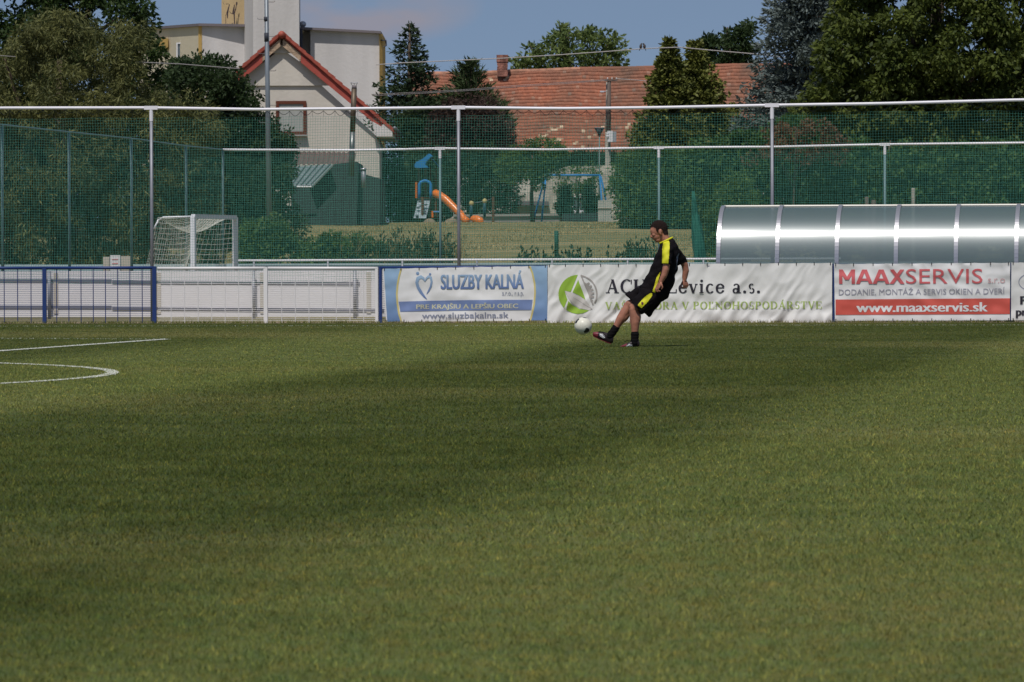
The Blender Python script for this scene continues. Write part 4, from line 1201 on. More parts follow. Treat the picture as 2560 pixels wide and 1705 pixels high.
tree('shrub', 'leggy bush with pale flowers by the bunched net', 'shrub', [(1770, 600), (1775, 520), (1800, 460), (1860, 440), (1880, 520), (1860, 640), (1780, 660)], 133, 0.8, 90, 18, 80, 0.12, L_mid, seed=75, trunk_r=.04)
tree('fruit_tree', 'small apple tree with wide light green crown in the playground', 'tree',
     [(1240, 430), (1260, 385), (1310, 360), (1370, 352), (1410, 372), (1405, 420), (1370, 440), (1345, 470), (1290, 455)], 201, 1.4, 110, 16, 60, 0.14, L_mid, seed=76, trunk=1332, trunk_r=0.08)
tree('fruit_tree', 'small round-headed tree between the swing posts', 'tree',
     [(1390, 470), (1400, 440), (1440, 420), (1490, 415), (1500, 450), (1485, 480), (1440, 492), (1400, 485)], 208, 1.0, 38, 13, 45, 0.14, L_mid, seed=77, trunk=1440, trunk_r=0.06)
for x, w in ((1412, 'left'), (1476, 'right')):
    conifer('columnar_thuja', w + ' one of two small dark cone shrubs under the round-headed tree', (x, 472), 15, 548, 207, L_spruce, 80+x, droop=-0.8, upturn=0.5, levels=12, per=9, bl=0.14, bw=0.08, jag=0.15, slope=0.6, group='small cone shrubs')
tree('hedge', 'long low clipped hedge behind the swing', 'hedge', [(1290, 378), (1560, 378), (1565, 428), (1290, 425)], 219, 1.0, 90, 15, 80, 0.15, L_dark, seed=78, trunk_r=.06)

# ================================================================== buildings
def wallm(name, col, var=0.13): return mat(name, col, 0.85, var=var, vscale=0.8, bump=0.25, bscale=6, vec=(1, 1, 0.14), vdetail=6)
M_plaster = wallm('plaster_cream', (0.56, 0.52, 0.46))
M_plaster_g = wallm('plaster_grey', (0.54, 0.52, 0.515), 0.12)
M_plaster_w = wallm('plaster_pale', (0.63, 0.60, 0.58))
M_cream = wallm('plaster_light_cream', (0.56, 0.50, 0.37), 0.05)
M_yellow = wallm('plaster_ochre', (0.52, 0.34, 0.11), 0.08)
M_ochre2 = wallm('plaster_sand', (0.50, 0.37, 0.20), 0.12)
M_capdk = mat('roof_edge_grey', (0.16, 0.14, 0.15), 0.6)
M_glass = mat('window_glass', (0.10, 0.12, 0.13), 0.08, spec=0.8)
M_curt = mat('curtain', (0.34, 0.35, 0.33), 0.8, var=0.1, vscale=6, vec=(4, 1, .3))
M_wfr = mat('white_window_frame', (0.65, 0.65, 0.68), 0.5)
def wallbox(mb, pts, z0, z1):
    """pts: plan polygon [(x,y)..]"""
    mb.prism([Vector((x, y, z0)) for x, y in pts], [Vector((x, y, z1)) for x, y in pts])
def pxy(px, Y, py=300): p = at(px, py, Y); return (p.x, p.y)
# --- block of flats with lift tower
e = empty('apartment_block', (*pxy(700, 262), hgt(262)), 'pale flat-roofed block with a tall plain tower and ochre edge strips', 'building')
zb = hgt(262)
ztow = at(700, -150, 262).z
mb = MB(); wallbox(mb, [pxy(612, 263.6), pxy(634, 260.4), pxy(749, 261.2), pxy(752, 268), pxy(618, 269)], zb, ztow); mb.build('tower', M_plaster_w, e, fix=True)
mb = MB(); wallbox(mb, [pxy(555, 265), pxy(613.5, 264.2), pxy(613.5, 270), pxy(556, 271)], at(580, 64, 265).z, ztow); mb.build('tower_side_wing', M_ochre2, e, fix=True)
z1 = at(700, 76, 264).z
def wing(name, m, p0, p1, zt0, zt1, dep=6.0, nm=None):
    a = Vector((*pxy(*p0), 0)); b = Vector((*pxy(*p1), 0))
    mb = MB(); d = Vector((0, dep, 0))
    F = [Vector((a.x, a.y, zb)), Vector((b.x, b.y, zb)), Vector((b.x, b.y, zt1)), Vector((a.x, a.y, zt0))]
    mb.prism(F, [p+d for p in F]); return mb.build(nm or name, m, e, fix=True)
# left wing: slanting cream front, ochre strip, grey front
zl0 = at(360, 77, 272).z; zl1 = at(498, 66, 264).z; zl2 = at(613, 68, 263.9).z
wing('wall', M_cream, (345, 272), (497, 264), zl0, zl1)
wing('wall', M_yellow, (497, 263.9), (505.5, 263.6), zl1, zl1)
wing('wall', M_plaster_g, (505.5, 263.65), (612.5, 263.9), zl1, zl2)
for (p0, p1, za, zb2) in (((344, 271.7), (498, 263.6), zl0, zl1), ((498, 263.5), (614, 263.5), zl1, zl2)):
    a = Vector((*pxy(*p0), za)); b = Vector((*pxy(*p1), zb2)); h = Vector((0, 0, 0.14)); d = Vector((0, 6.2, 0)); f = Vector((0, -.12, 0))
    mb = MB(); mb.prism([a+f, b+f, b+f+h, a+f+h], [a+d, b+d, b+d+h, a+d+h]); mb.build('roof_edge', M_capdk, e, fix=True)
# right wing with recess next to the tower
zr0 = at(752, 74, 264).z; zr1 = at(950, 84, 263).z
wing('wall', M_plaster_g, (745, 265.6), (780, 265.6), zr0, zr0, 5, 'recess_wall')
wing('wall', M_plaster_g, (777, 263.9), (949, 263.2), zr0, zr1)
wing('wall', M_yellow, (949, 263.0), (957, 263.3), zr1, zr1)
a = Vector((*pxy(750, 263.6), zr0)); b = Vector((*pxy(953, 262.8), zr1)); h = Vector((0, 0, .13)); d = Vector((0, 6.4, 0))
mb = MB(); mb.prism([a, b, b+h, a+h], [a+d, b+d, b+d+h, a+d+h]); mb.build('roof_edge', M_capdk, e, fix=True)
p = at(753, 100, 263.4); mb = MB(); mb.tube([(p.x, p.y, zr0), (p.x, p.y, zb)], 0.07, 8); mb.build('downpipe', mat('dark_pipe', (0.05, 0.05, 0.06), 0.5), e, smooth=True)
p = at(757, 66, 264.5); mb = MB(); mb.tube([(p.x, p.y, p.z-.35), (p.x, p.y, p.z)], 0.11, 8); mb.ball((p.x, p.y, p.z+.12), .19, .19, .17); mb.build('roof_vent', mat('vent_metal', (0.45, 0.43, 0.42), 0.35, metal=0.5), e, smooth=True)
p = at(960, 101, 263.2); mb = MB(); mb.box((p.x-.02, p.y, p.z), .28, .2, .07); mb.tube([(p.x+.1, p.y, p.z), (p.x+.12, p.y, p.z-.28), (p.x-.02, p.y, p.z-.36)], .045, 6); mb.build('gutter', mat('dark_pipe', (0, 0, 0)), e)
# left wing window and balcony niche
def windowbox(parent, px0, px1, py0, py1, Y, frame, mull=1, glass=M_glass, fw=0.07, proud=0.05, curtain=False):
    a = at(px0, py1, Y); b = at(px1, py0, Y)
    w = empty_part('window', parent, Vector(((a.x+b.x)/2, Y, (a.z+b.z)/2)))
    mb = MB(); mb.box(((a.x+b.x)/2, Y-.005, (a.z+b.z)/2), b.x-a.x, 0.04, b.z-a.z); mb.build('pane', M_curt if curtain else glass, w)
    mb = MB()
    for x in (a.x, b.x): mb.box((x, Y-proud, (a.z+b.z)/2), fw, .08, b.z-a.z+fw)
    for z in (a.z, b.z): mb.box(((a.x+b.x)/2, Y-proud+.003, z), b.x-a.x-fw, .08, fw)
    for k in range(mull): mb.box((a.x+(b.x-a.x)*(k+1)/(mull+1), Y-proud+.006, (a.z+b.z)/2), fw*.8, .07, b.z-a.z-fw)
    mb.build('frame', frame, w)
    mb = MB(); mb.box(((a.x+b.x)/2, Y-.12, a.z-fw*.5-.035), b.x-a.x+.2, .22, .06); mb.build('sill', mat('window_sill', (0.35, 0.33, 0.32), .6), w)
    return w
def empty_part(name, parent, loc):
    o = bpy.data.objects.new(name, None); COL.objects.link(o); o.parent = parent
    o.location = Vector(loc) - parent.location; o.empty_display_size = .2
    return o
Yw = 266.4
windowbox(e, 443, 474, 108, 168, Yw, M_wfr, 1)
a = at(388, 127, 269.5); b = at(421, 96, 267.9)
mb = MB(); mb.prism([Vector((a.x, 269.3, a.z)), Vector((b.x, 267.6, a.z)), Vector((b.x, 267.6, b.z)), Vector((a.x, 269.3, b.z))], [Vector((a.x, 269.9, a.z)), Vector((b.x, 268.2, a.z)), Vector((b.x, 268.2, b.z)), Vector((a.x, 269.9, b.z))])
mb.build('balcony_panel', M_yellow, e, fix=True)
# dark brushed drawing on the sand-coloured wing
def brush(pts, ws, Y=264.15):
    mbb = MB()
    for k, q in enumerate(strip_poly(pts, ws)):
        P_ = [at(540+x/9.81, y/9.81, Y + 0.35*(1-x/760) ) for x, y in q]; d = Vector((0, .02, 0)); mbb.prism(P_, [p+d for p in P_])
    return mbb
mbx = MB()
for pts, ws in (([(245, 100), (300, 95), (330, 110), (305, 200), (275, 330), (285, 450)], [14, 12, 18, 30, 48, 16]), ([(240, 350), (240, 580)], [10, 14]), ([(325, 270), (360, 320), (410, 340), (430, 250), (455, 110)], [8, 14, 34, 40, 14]),
                ([(510, 50), (505, 125)], [40, 34]), ([(500, 125), (480, 230), (445, 330), (450, 450), (458, 610)], [16, 26, 34, 26, 22]), ([(175, 60), (200, 120)], [8, 6])):
    for k, q in enumerate(strip_poly(pts, ws)):
        P_ = [at(540+x/9.81, y/9.81, 264.05) for x, y in q]; d = Vector((0, .02, 0)); mbx.prism(P_, [p+d for p in P_])
mbx.build('wall_drawing', mat('mural_dark', (0.05, 0.035, 0.04), .8), e, fix=True)

# --- cream house with red verge
YH = 205.0
e = empty('gable_house', (*pxy(704, YH), hgt(YH)), 'cream gable-end house with red tiled verge and brown-framed window', 'house')
zb = hgt(YH)
def HP(x, y, Y=YH): return at(x, y, Y)
W_ = [(462, 372), (704, 122), (938, 338), (949, 366), (949, 620), (462, 620)]
mb = MB(); poly_prism(mb, W_, YH, 9.0); mb.build('wall', M_plaster, e, fix=True)
M_tile = mat('red_roof_tile', (0.33, 0.075, 0.05), 0.6, var=0.25, vscale=5)
M_barge = mat('red_bargeboard', (0.36, 0.075, 0.055), 0.6, var=0.1, vscale=4)
M_wood = mat('bare_wood', (0.36, 0.26, 0.18), 0.8, var=0.45, vscale=7, vec=(1, 1, 3))
def slab(x0, y0, x1, y1, h, Y, dep, m, name):
    mb = MB(); poly_prism(mb, [(x0, y0), (x1, y1), (x1, y1+h), (x0, y0+h)], Y, dep); mb.build(name, m, e, fix=True)
for sx in (1, -1):
    def X(x): return 704 + sx*(x-704)
    slab(X(706), 84, X(986), 326, 9, YH-.42, 10.3, M_tile, 'roof')
    # verge tiles, one lapping the next
    for k in range(15):
        a = k/15; b = (k+1.12)/15
        xa, ya = X(708+274*a), 80+240*a; xb_, yb = X(708+274*b), 80+240*b
        mb = MB(); poly_prism(mb, [(xa, ya+1), (xb_, yb-2.5), (xb_, yb+9), (xa, ya+10)], YH-.52-.006*(k % 2), .22); mb.build('verge_tile', M_tile, e, fix=True)
    slab(X(752), 135, X(958), 306, 21, YH-.41, .05, M_barge, 'bargeboard')
    slab(X(707), 97, X(752), 135, 19, YH-.40, .06, M_wood, 'bare_wood_end')
mb = MB(); p = HP(704, 86, YH-.7); mb.tube([(p.x, YH-.58, p.z), (p.x, YH+9.6, p.z)], .16, 12); mb.build('ridge_tile', M_tile, e, smooth=True)
# short beam under the peak and string course
mb = MB(); poly_prism(mb, [(680, 131), (704, 112), (728, 131), (728, 133), (680, 133)], YH-.18, .1); mb.build('peak_panel', M_plaster, e, fix=True)
mb = MB(); poly_prism(mb, [(600, 200), (704, 122), (814, 200), (832, 214), (578, 214)], YH-.10, .12); mb.build('gable_panel', M_plaster, e, fix=True)
# boxed eave at the lower right
mb = MB(); poly_prism(mb, [(932, 304), (953, 316), (962, 306), (981, 324), (981, 341), (941, 341), (939, 332), (932, 320)], YH-.5, 9.6); mb.build('eave_box', M_plaster_w, e, fix=True)
p = HP(987, 320, YH-.4); mb = MB(); mb.tube([(p.x, YH-.7, p.z), (p.x, YH+9.4, p.z)], .07, 8); mb.build('gutter', M_galv, e, smooth=True)
M_wbrown = mat('brown_window_frame', (0.12, 0.036, 0.02), .5)
windowbox(e, 694, 762, 256, 333, YH-.03, M_wbrown, 0, fw=.13, proud=.045, curtain=True)
# --- brown corrugated porch roof
e = empty('lean_to_roof', (*pxy(810, 200), hgt(200)), 'brown corrugated lean-to roof under the gable house', 'roof')
p0, p1 = at(725, 410, 198.5), at(885, 408, 198.5); q0, q1 = at(733, 379, 203.5), at(890, 381, 203.5)
mb = MB(); K = 64
for k in range(K):
    a, b = k/K, (k+1)/K; za, zb_ = .035*math.sin(a*K*1.25), .035*math.sin(b*K*1.25)
    A1 = p0.lerp(p1, a)+Vector((0, 0, za)); B1 = p0.lerp(p1, b)+Vector((0, 0, zb_)); C1 = q0.lerp(q1, b)+Vector((0, 0, zb_)); D1 = q0.lerp(q1, a)+Vector((0, 0, za)); t_ = Vector((0, 0, -.03))
    mb.prism([A1, B1, C1, D1], [A1+t_, B1+t_, C1+t_, D1+t_])
mb.build('sheet', mat('brown_sheet', (0.16, 0.11, 0.10), .7, var=.15), e, fix=True)
mb = MB()
for x in (740, 878): a = at(x, 405, 199); mb.tube([(a.x, a.y, hgt(199)), (a.x, a.y, a.z)], .06, 6)
mb.build('prop', M_bark, e)
# --- shed
YS = 188.0
e = empty('shed', (*pxy(820, YS), hgt(YS)), 'dark boarded shed with a pale ribbed metal roof slope', 'shed')
M_shed = mat('shed_dark_green', (0.035, 0.055, 0.055), .8, var=.15, vscale=2, vec=(6, 1, .3))
mb = MB(); poly_prism(mb, [(728, 466), (785, 462), (836, 410), (892, 404), (897, 432), (950, 446), (950, 640), (728, 640)], YS, 8); mb.build('wall', M_shed, e, fix=True)
c4 = [at(832, 411, YS-.5), at(782, 463, YS-.5), at(727, 463, YS-.5), at(747, 411, YS-.5)]
M_metroof = mat('metal_roof', (0.30, 0.36, 0.36), .45, metal=.2, var=.08)
def qp(mb, c, t): mb.prism(c, [p + t for p in c])
tr_, br_, bl_, tl_ = c4
bl_ = bl_ + Vector((-.5, 4.5, 0)); tl_ = tl_ + Vector((-.3, 4.5, 0))
mb = MB(); qp(mb, [tr_, br_, bl_, tl_], Vector((0, 0.02, -.08))); mb.build('roof', M_metroof, e, fix=True)
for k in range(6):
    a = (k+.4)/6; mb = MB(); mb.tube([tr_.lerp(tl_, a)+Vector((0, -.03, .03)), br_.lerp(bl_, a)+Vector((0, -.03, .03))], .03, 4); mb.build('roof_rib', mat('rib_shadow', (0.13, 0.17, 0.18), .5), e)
mb = MB(); a = at(742, 467, YS-.6); b = at(779, 467, YS-.6); mb.tube([a, b], .035, 6); mb.build('eave_strip', M_rail, e)
# metal flue standing through the shed roof
e = empty('stovepipe', (*pxy(879, 186.5), hgt(186)), 'tall tarnished metal flue with an open cap rising past the red verge', 'chimney')
a, b, c = at(878.5, 440, 187), at(881, 330, 187), at(885.5, 222, 187)
mb = MB(); mb.tube([a, b], .105, 12); mb.build('pipe', mat('flue_steel', (0.14, 0.15, 0.15), .35, metal=.5, var=.3, vscale=3), e, smooth=True)
mb = MB(); mb.tube([b, c], .105, 12); mb.build('pipe', mat('flue_sooty', (0.11, 0.085, 0.06), .5, metal=.3, var=.5, vscale=3), e, smooth=True)
mb = MB(); mb.tube([c, c+Vector((.01, 0, .13))], [.10, .085], 12); mb.build('collar', M_capdk, e, smooth=True)
mb = MB()
for s in (-1, 0, 1): mb.tube([c+Vector((s*.06, 0, .1)), c+Vector((s*.13, 0, .24))], .012, 4)
mb.tube([c+Vector((-.14, 0, .24)), c+Vector((0, 0, .22)), c+Vector((.14, 0, .24))], .018, 5); mb.build('cap', M_galv, e)
a = at(909, 430, 186.5); e = empty('roof_vent', (a.x, a.y, hgt(186)), 'short shiny round vent on the right of the shed', 'vent')
mb = MB(); mb.tube([(a.x, a.y, a.z-.6), (a.x, a.y, a.z+.08)], .10, 10); mb.build('stub', M_galv, e, smooth=True); mb = MB(); mb.tube([(a.x, a.y, a.z+.08), (a.x, a.y, a.z+.15)], [.13, .11], 10); mb.build('lid', M_alu, e, smooth=True)

# --- long tiled roof
YE, YR = 229.0, 233.5          # eave and ridge distances
e = empty('tiled_house', (*pxy(1480, YE), hgt(YE)), 'long low house with a sagging old orange tiled roof', 'house')
rid = [(1040, 184), (1100, 183), (1180, 184), (1240, 180), (1275, 178), (1360, 176), (1436, 172), (1500, 171), (1560, 170.5), (1640, 168), (1760, 166), (1830, 163), (1930, 162), (2100, 162)]
def rid_y(x):
    for (a, ya), (b, yb) in zip(rid[:-1], rid[1:]):
        if x <= b: return ya + (yb-ya)*(x-a)/(b-a)
    return rid[-1][1]
def tile_mat():
    m = bpy.data.materials.new('old_clay_tile'); m.use_nodes = True
    t = m.node_tree; b = t.nodes['Principled BSDF']; b.inputs['Roughness'].default_value = .85
    geo = N(t, 'ShaderNodeNewGeometry')
    r = N(t, 'ShaderNodeValToRGB'); el = r.color_ramp.elements
    el[0].position = 0; el[0].color = (.235, .098, .060, 1); el[1].position = .5; el[1].color = (.275, .110, .064, 1)
    for p_, c_ in ((.93, (.31, .125, .072, 1)), (.965, (.22, .14, .10, 1)), (.995, (.34, .18, .12, 1))):
        q = el.new(p_); q.color = c_
    t.links.new(geo.outputs['Random Per Island'], r.inputs[0])
    nz = N(t, 'ShaderNodeTexNoise'); nz.inputs['Scale'].default_value = .5; nz.inputs['Detail'].default_value = 6; t.links.new(geo.outputs['Position'], nz.inputs['Vector'])
    rg = N(t, 'ShaderNodeMapRange'); rg.inputs['From Min'].default_value = .35; rg.inputs['From Max'].default_value = .65; t.links.new(nz.outputs['Fac'], rg.inputs['Value'])
    cr = N(t, 'ShaderNodeMix', data_type='RGBA'); cr.inputs[6].default_value = (.66, .86, .95, 1); cr.inputs[7].default_value = (1.22, 1.05, .98, 1); t.links.new(rg.outputs[0], cr.inputs[0])
    mu = N(t, 'ShaderNodeMix', data_type='RGBA', blend_type='MULTIPLY'); mu.inputs[0].default_value = 1
    t.links.new(r.outputs[0], mu.inputs[6]); t.links.new(cr.outputs[2], mu.inputs[7]); t.links.new(mu.outputs[2], b.inputs['Base Color'])
    return m
M_oldtile = tile_mat()
V = []; F = []; rows = 25; rndt = random.Random(4)
def roofpt(x, t):
    """x: photo column, t 0 ridge..1 eave (plus a little sag)"""
    yr = rid_y(x); ye = 379 + 1.5*math.sin(x*.01)
    Y = YR + (YE-YR)*t
    sag = 2.2*math.sin(x*.021+1) * math.sin(math.pi*t) + .9*math.sin(x*.05+t*7) + .5*math.sin(x*.17+t*15)
    return at(x, yr + (ye-yr)*t + sag, Y)
for j in range(rows):
    t0, t1 = j/rows, (j+1.12)/rows; x = 1020.0 + (j*3.1) % 8.6
    while x < 2120:
        w = 8.6
        j0 = rndt.uniform(-1, 1)*.8; lift = .080 + rndt.uniform(0, .022)
        a = roofpt(x, t0); b = roofpt(x+w-.15, t0); c = roofpt(x+w-.15, t1+j0*.003); d = roofpt(x, t1+j0*.003)
        up_ = Vector((0, -.7, .7)); 
        c = c + up_*lift; d = d + up_*lift; m1 = (c+d)/2 + up_*.012
        th = Vector((0, .05, -.085))
        i = len(V); V += [tuple(q) for q in (a, b, c, d, c+th, d+th)]
        F += [(i, i+3, i+2, i+1), (i+3, i+5, i+4, i+2)]
        x += w
ro = np_mesh('roof', np.array(V), np.array(F), [M_oldtile, mat('pale_new_tile', (.52, .40, .27), .8, var=.15, vscale=3)], e)
rp = random.Random(12); mi = np.zeros(len(ro.data.polygons), dtype=np.int32)
pale = [(1380, 17.5), (1372, 18.5), (1364, 19.5), (1350, 20), (1330, 21), (1405, 17), (1393, 18), (1460, 18), (1475, 20), (1400, 20.5), (1390, 21), (1440, 22), (1455, 23.4), (1418, 23.6), (1400, 24), (1376, 24), (1360, 24), (1486, 19.5), (1272, 1.2), (1265, 1.8), (1575, 16), (1570, 17), (1508, 17), (1500, 18.2), (1445, 24), (1225, 2)]
for px_, j_ in pale:
    for i, f in enumerate(ro.data.polygons):
        pass
cen = np.empty(len(ro.data.polygons)*3); ro.data.polygons.foreach_get('center', cen); cen = cen.reshape(-1, 3)
for px_, j_ in pale:
    q = roofpt(px_, (j_+.5)/rows); d_ = np.hypot(cen[:, 0]-q.x, cen[:, 2]-q.z); mi[d_ < .095] = 1
ro.data.polygons.foreach_set('material_index', mi)
# solid body under the tiles
mb = MB(); K = 20
for k in range(K):
    xa, xb_ = 1018+k*55.2, 1018+(k+1)*55.2
    a, b, c, d = roofpt(xa, 0), roofpt(xb_, 0), roofpt(xb_, 1), roofpt(xa, 1); o_ = Vector((0, .03, -.06))
    o_ = Vector((0, .10, -.14)); mb.prism([a+o_, b+o_, c+o_, d+o_], [a+o_+Vector((0, 4, -3)), b+o_+Vector((0, 4, -3)), c+o_+Vector((0, .3, -.1)), d+o_+Vector((0, .3, -.1))])
mb.build('roof_boarding', M_bark, e)
for k in range(54):
    xa = 1030 + k*20; p = at(xa, rid_y(xa)+1.5, YR); q = at(xa+21, rid_y(xa+21)+1.2, YR)
    mb = MB(); mb.tube([p, q], [.12, .105], 8); mb.build('ridge_tile', M_oldtile if k > 20 else mat('ridge_mortar', (.40, .20, .13), .8, var=.3, vscale=4), e)
mb = MB(); p = at(1256, 178, YR-.5)
for k in range(9):
    s = 1.0 if k < 6 else 1.12
    mb.box((p.x + .01*math.sin(k*2), p.y, p.z - .2 + k*.115), (.50+.02*math.sin(k*3.1))*s, .5*s, .108)
mb.build('chimney', mat('old_brick', (.26, .12, .09), .9, var=.5, vscale=6, bump=.8, bscale=12), e)
zt = at(1400, 381, YE+.3).z
mb = MB(); wallbox(mb, [pxy(1060, YE+.5), pxy(2080, YE+.5), pxy(2080, YE+8), pxy(1060, YE+8)], hgt(YE), zt); mb.build('wall', M_plaster, e, fix=True)

# --- pale ruinous outbuilding and yard walls behind the swings
M_rub = mat('pale_rubble', (.46, .42, .35), .9, var=.3, vscale=2.5, bump=.8, bscale=8)
e = empty('outbuilding', (*pxy(1440, 213), hgt(213)), 'pale crumbling outbuilding half hidden by small fruit trees', 'building')
mb = MB(); poly_prism(mb, [(1290, 500), (1355, 462), (1385, 425), (1420, 415), (1480, 415), (1545, 412), (1552, 470), (1552, 600), (1282, 600), (1282, 520)], 213, 4); mb.build('wall', M_rub, e, fix=True)
mb = MB(); poly_prism(mb, [(1276, 503), (1372, 503), (1372, 513), (1276, 513)], 212.2, .8); mb.build('lean_to_roof', M_capdk, e, fix=True)
windowbox(e, 1430, 1466, 493, 528, 212.9, M_wfr, 1, fw=.08)
e = empty('yard_wall', (*pxy(1300, 208), hgt(208)), 'low grey concrete wall running behind the swing and the brown post', 'wall')
mb = MB(); poly_prism(mb, [(1135, 541), (1500, 538), (1500, 570), (1135, 570)], 208.2, .25); mb.build('wall_body', mat('concrete_grey', (.26, .25, .24), .85, var=.2, vscale=2), e, fix=True)
mb = MB(); poly_prism(mb, [(1133, 536), (1501, 533), (1501, 538.5), (1133, 541.5)], 208.1, .4); mb.build('coping', mat('concrete_pale', (.34, .32, .30), .85), e, fix=True)
e = empty('concrete_block', (*pxy(1512, 203.5), hgt(201)), 'upright pale concrete block below the right swing legs', 'block')
mb = MB(); poly_prism(mb, [(1495, 501), (1528, 500), (1530, 562), (1496, 562)], 201.3, .5); mb.build('body', mat('concrete_light', (.42, .42, .38), .85, var=.12, vscale=3, bump=.3), e, fix=True)
mb = MB(); poly_prism(mb, [(1494, 519), (1531, 519), (1531, 521), (1494, 521)], 201.25, .52); mb.build('joint', M_beige, e, fix=True)
e = empty('hedge_box', (*pxy(1450, 205), hgt(205)), 'dark low planter between the swing and the pale concrete block', 'planter')
mb = MB(); poly_prism(mb, [(1405, 534), (1494, 532), (1494, 558), (1405, 560)], 205.5, .6); mb.build('box', M_shed, e, fix=True)
# ================================================================== the kicking man
YP = 63.9
K6 = 360/1568
def L6(u, v, y=0.0):
    """sketch units of the man (u right, v down) -> world, y metres away from the camera"""
    return at(1420+u*K6, 530+v*K6, YP) + Vector((0, y, 0))
def c8(u, v): return ((1460 + u/7.85 - 1420)/K6, (700 + v/7.85 - 530)/K6)
U6 = (L6(1, 0)-L6(0, 0)).x
def loft(rings, n=20, bm=None):
    """rings: (front (u,v), back (u,v), half width, centre y): oval slices joined to one skin"""
    bm = bm or bmesh.new(); prev = None; first = None
    for F_, B_, hw, yc in rings:
        f, b = L6(*F_), L6(*B_); c = (f+b)/2 + Vector((0, yc, 0)); a = (b-f)/2
        vs = []
        for k in range(n):
            t = 2*math.pi*k/n; ct, st = math.cos(t), math.sin(t)
            s1 = math.copysign(abs(ct)**0.85, ct); s2 = math.copysign(abs(st)**0.85, st)
            vs.append(bm.verts.new(c + a*s1 + Vector((0, hw*s2, 0))))
        if prev:
            for k in range(n): bm.faces.new((prev[k], prev[(k+1) % n], vs[(k+1) % n], vs[k]))
        else: first = vs
        prev = vs
    bm.faces.new(first[::-1]); bm.faces.new(prev)
    return bm
def tubes(bm, pts, rs, n=14):
    """a tapering limb along world points with rounded ends"""
    m = MB(); pts = [Vector(p) for p in pts]
    m.tube(pts, rs, n); 
    for p, r in ((pts[0], rs[0]), (pts[-1], rs[-1])): m.ball(p, r*1.0, seg=n, rings=8)
    for p, r in zip(pts[1:-1], rs[1:-1]): m.ball(p, r*1.0, seg=n, rings=8)
    vs = [bm.verts.new(v) for v in m.v]
    for f in m.f: bm.faces.new([vs[i] for i in f])
def ball(bm, c, rx, ry=None, rz=None, rot=0.0):
    m = MB(); m.ball((0, 0, 0), rx, ry, rz, seg=18, rings=12)
    Mx = Matrix.Rotation(rot, 3, 'Y')
    vs = [bm.verts.new(Vector(c) + Mx @ Vector(v)) for v in m.v]
    for f in m.f: bm.faces.new([vs[i] for i in f])
def fuse(bm, name, m, parent, voxel=0.006, smooth=6, disp=None, keep=True):
    bmesh.ops.recalc_face_normals(bm, faces=bm.faces)
    me = bpy.data.meshes.new('tmp'); bm.to_mesh(me); bm.free()
    o = bpy.data.objects.new('tmp', me); COL.objects.link(o)
    r = o.modifiers.new('r', 'REMESH'); r.mode = 'VOXEL'; r.voxel_size = voxel
    s = o.modifiers.new('s', 'SMOOTH'); s.factor = 0.5; s.iterations = smooth
    out = bpy.data.meshes.new_from_object(o.evaluated_get(bpy.context.evaluated_depsgraph_get()))
    bpy.data.objects.remove(o); out.name = name
    if disp:
        out.calc_loop_triangles()
        nn = [v.normal.copy() for v in out.vertices]
        for v, nv in zip(out.vertices, nn): v.co += nv * disp(v.co)
        out.update()
    out.materials.clear(); out.materials.append(m)
    out.polygons.foreach_set('use_smooth', [True]*len(out.polygons))
    return put(bpy.data.objects.new(name, out), parent)
def inv6(p):
    """world -> sketch units"""
    d = p - CAM; x = d.dot(rt)/d.dot(fwd)*FPX + CX; y = -d.dot(up)/d.dot(fwd)*FPX + CY
    return (x-1420)/K6, (y-530)/K6
def patch(src, polys, off, name, m, parent, cond=None, flip=None):
    """the piece of a garment or body inside an outline, lifted off it a little, as its own mesh"""
    me = src.data; V = me.vertices; sel = []
    base = src.matrix_parent_inverse if src.parent else Matrix.Identity(4)
    for f in me.polygons:
        c = f.center
        if cond and not cond(c, f.normal): continue
        u, v = inv6(c)
        if any(in_poly(u, v, q) for q in polys): sel.append(f.index)
    idx = {}; vs = []; fs = []
    for i in sel:
        f = me.polygons[i]; q = []
        for k in f.vertices:
            if k not in idx:
                idx[k] = len(vs); vs.append(V[k].co + V[k].normal*off)
            q.append(idx[k])
        fs.append(q)
    nme = bpy.data.meshes.new(name); nme.from_pydata([tuple(p) for p in vs], [], fs); nme.materials.append(m)
    nme.polygons.foreach_set('use_smooth', [True]*len(nme.polygons)); nme.update()
    return put(bpy.data.objects.new(name, nme), parent)
M_skin = mat('skin', (0.36, 0.155, 0.10), 0.5, var=0.22, vscale=14, spec=0.35)
M_kit = mat('black_kit_cloth', (0.0065, 0.0050, 0.0062), 0.85, var=0.2, spec=0.12, vscale=12, bump=0.25, bscale=30)
M_kity = mat('yellow_kit_cloth', (0.60, 0.58, 0.02), 0.65, var=0.05, vscale=10)
M_hair = mat('dark_brown_hair', (0.020, 0.011, 0.009), 0.8, var=0.4, spec=0.15, vscale=60, bump=0.6, bscale=160)
M_sock = mat('black_sock', (0.006, 0.0055, 0.006), 0.9, spec=0.1, bump=0.2, bscale=60)
M_shoe = mat('black_boot', (0.016, 0.010, 0.012), 0.4)
M_shoer = mat('red_boot', (0.17, 0.022, 0.035), 0.35)
M_shoew = mat('white_boot_stripe', (0.72, 0.72, 0.74), 0.4)
foot = L6(735, 1470)
man = empty('person', (foot.x, YP, 0), 'man in black and yellow kit kicking a ball, leaning back on one leg', 'person')

# ---- body: one continuous surface
bm = bmesh.new()
# trunk inside the clothes
loft([((1028, 352), (1112, 308), .060, 0), ((1012, 400), (1145, 360), .13, 0), ((990, 470), (1170, 430), .155, 0), ((955, 560), (1165, 545), .15, 0),
      ((925, 650), (1140, 650), .15, 0), ((880, 740), (1100, 760), .15, 0), ((870, 800), (1060, 860), .14, 0)], bm=bm)
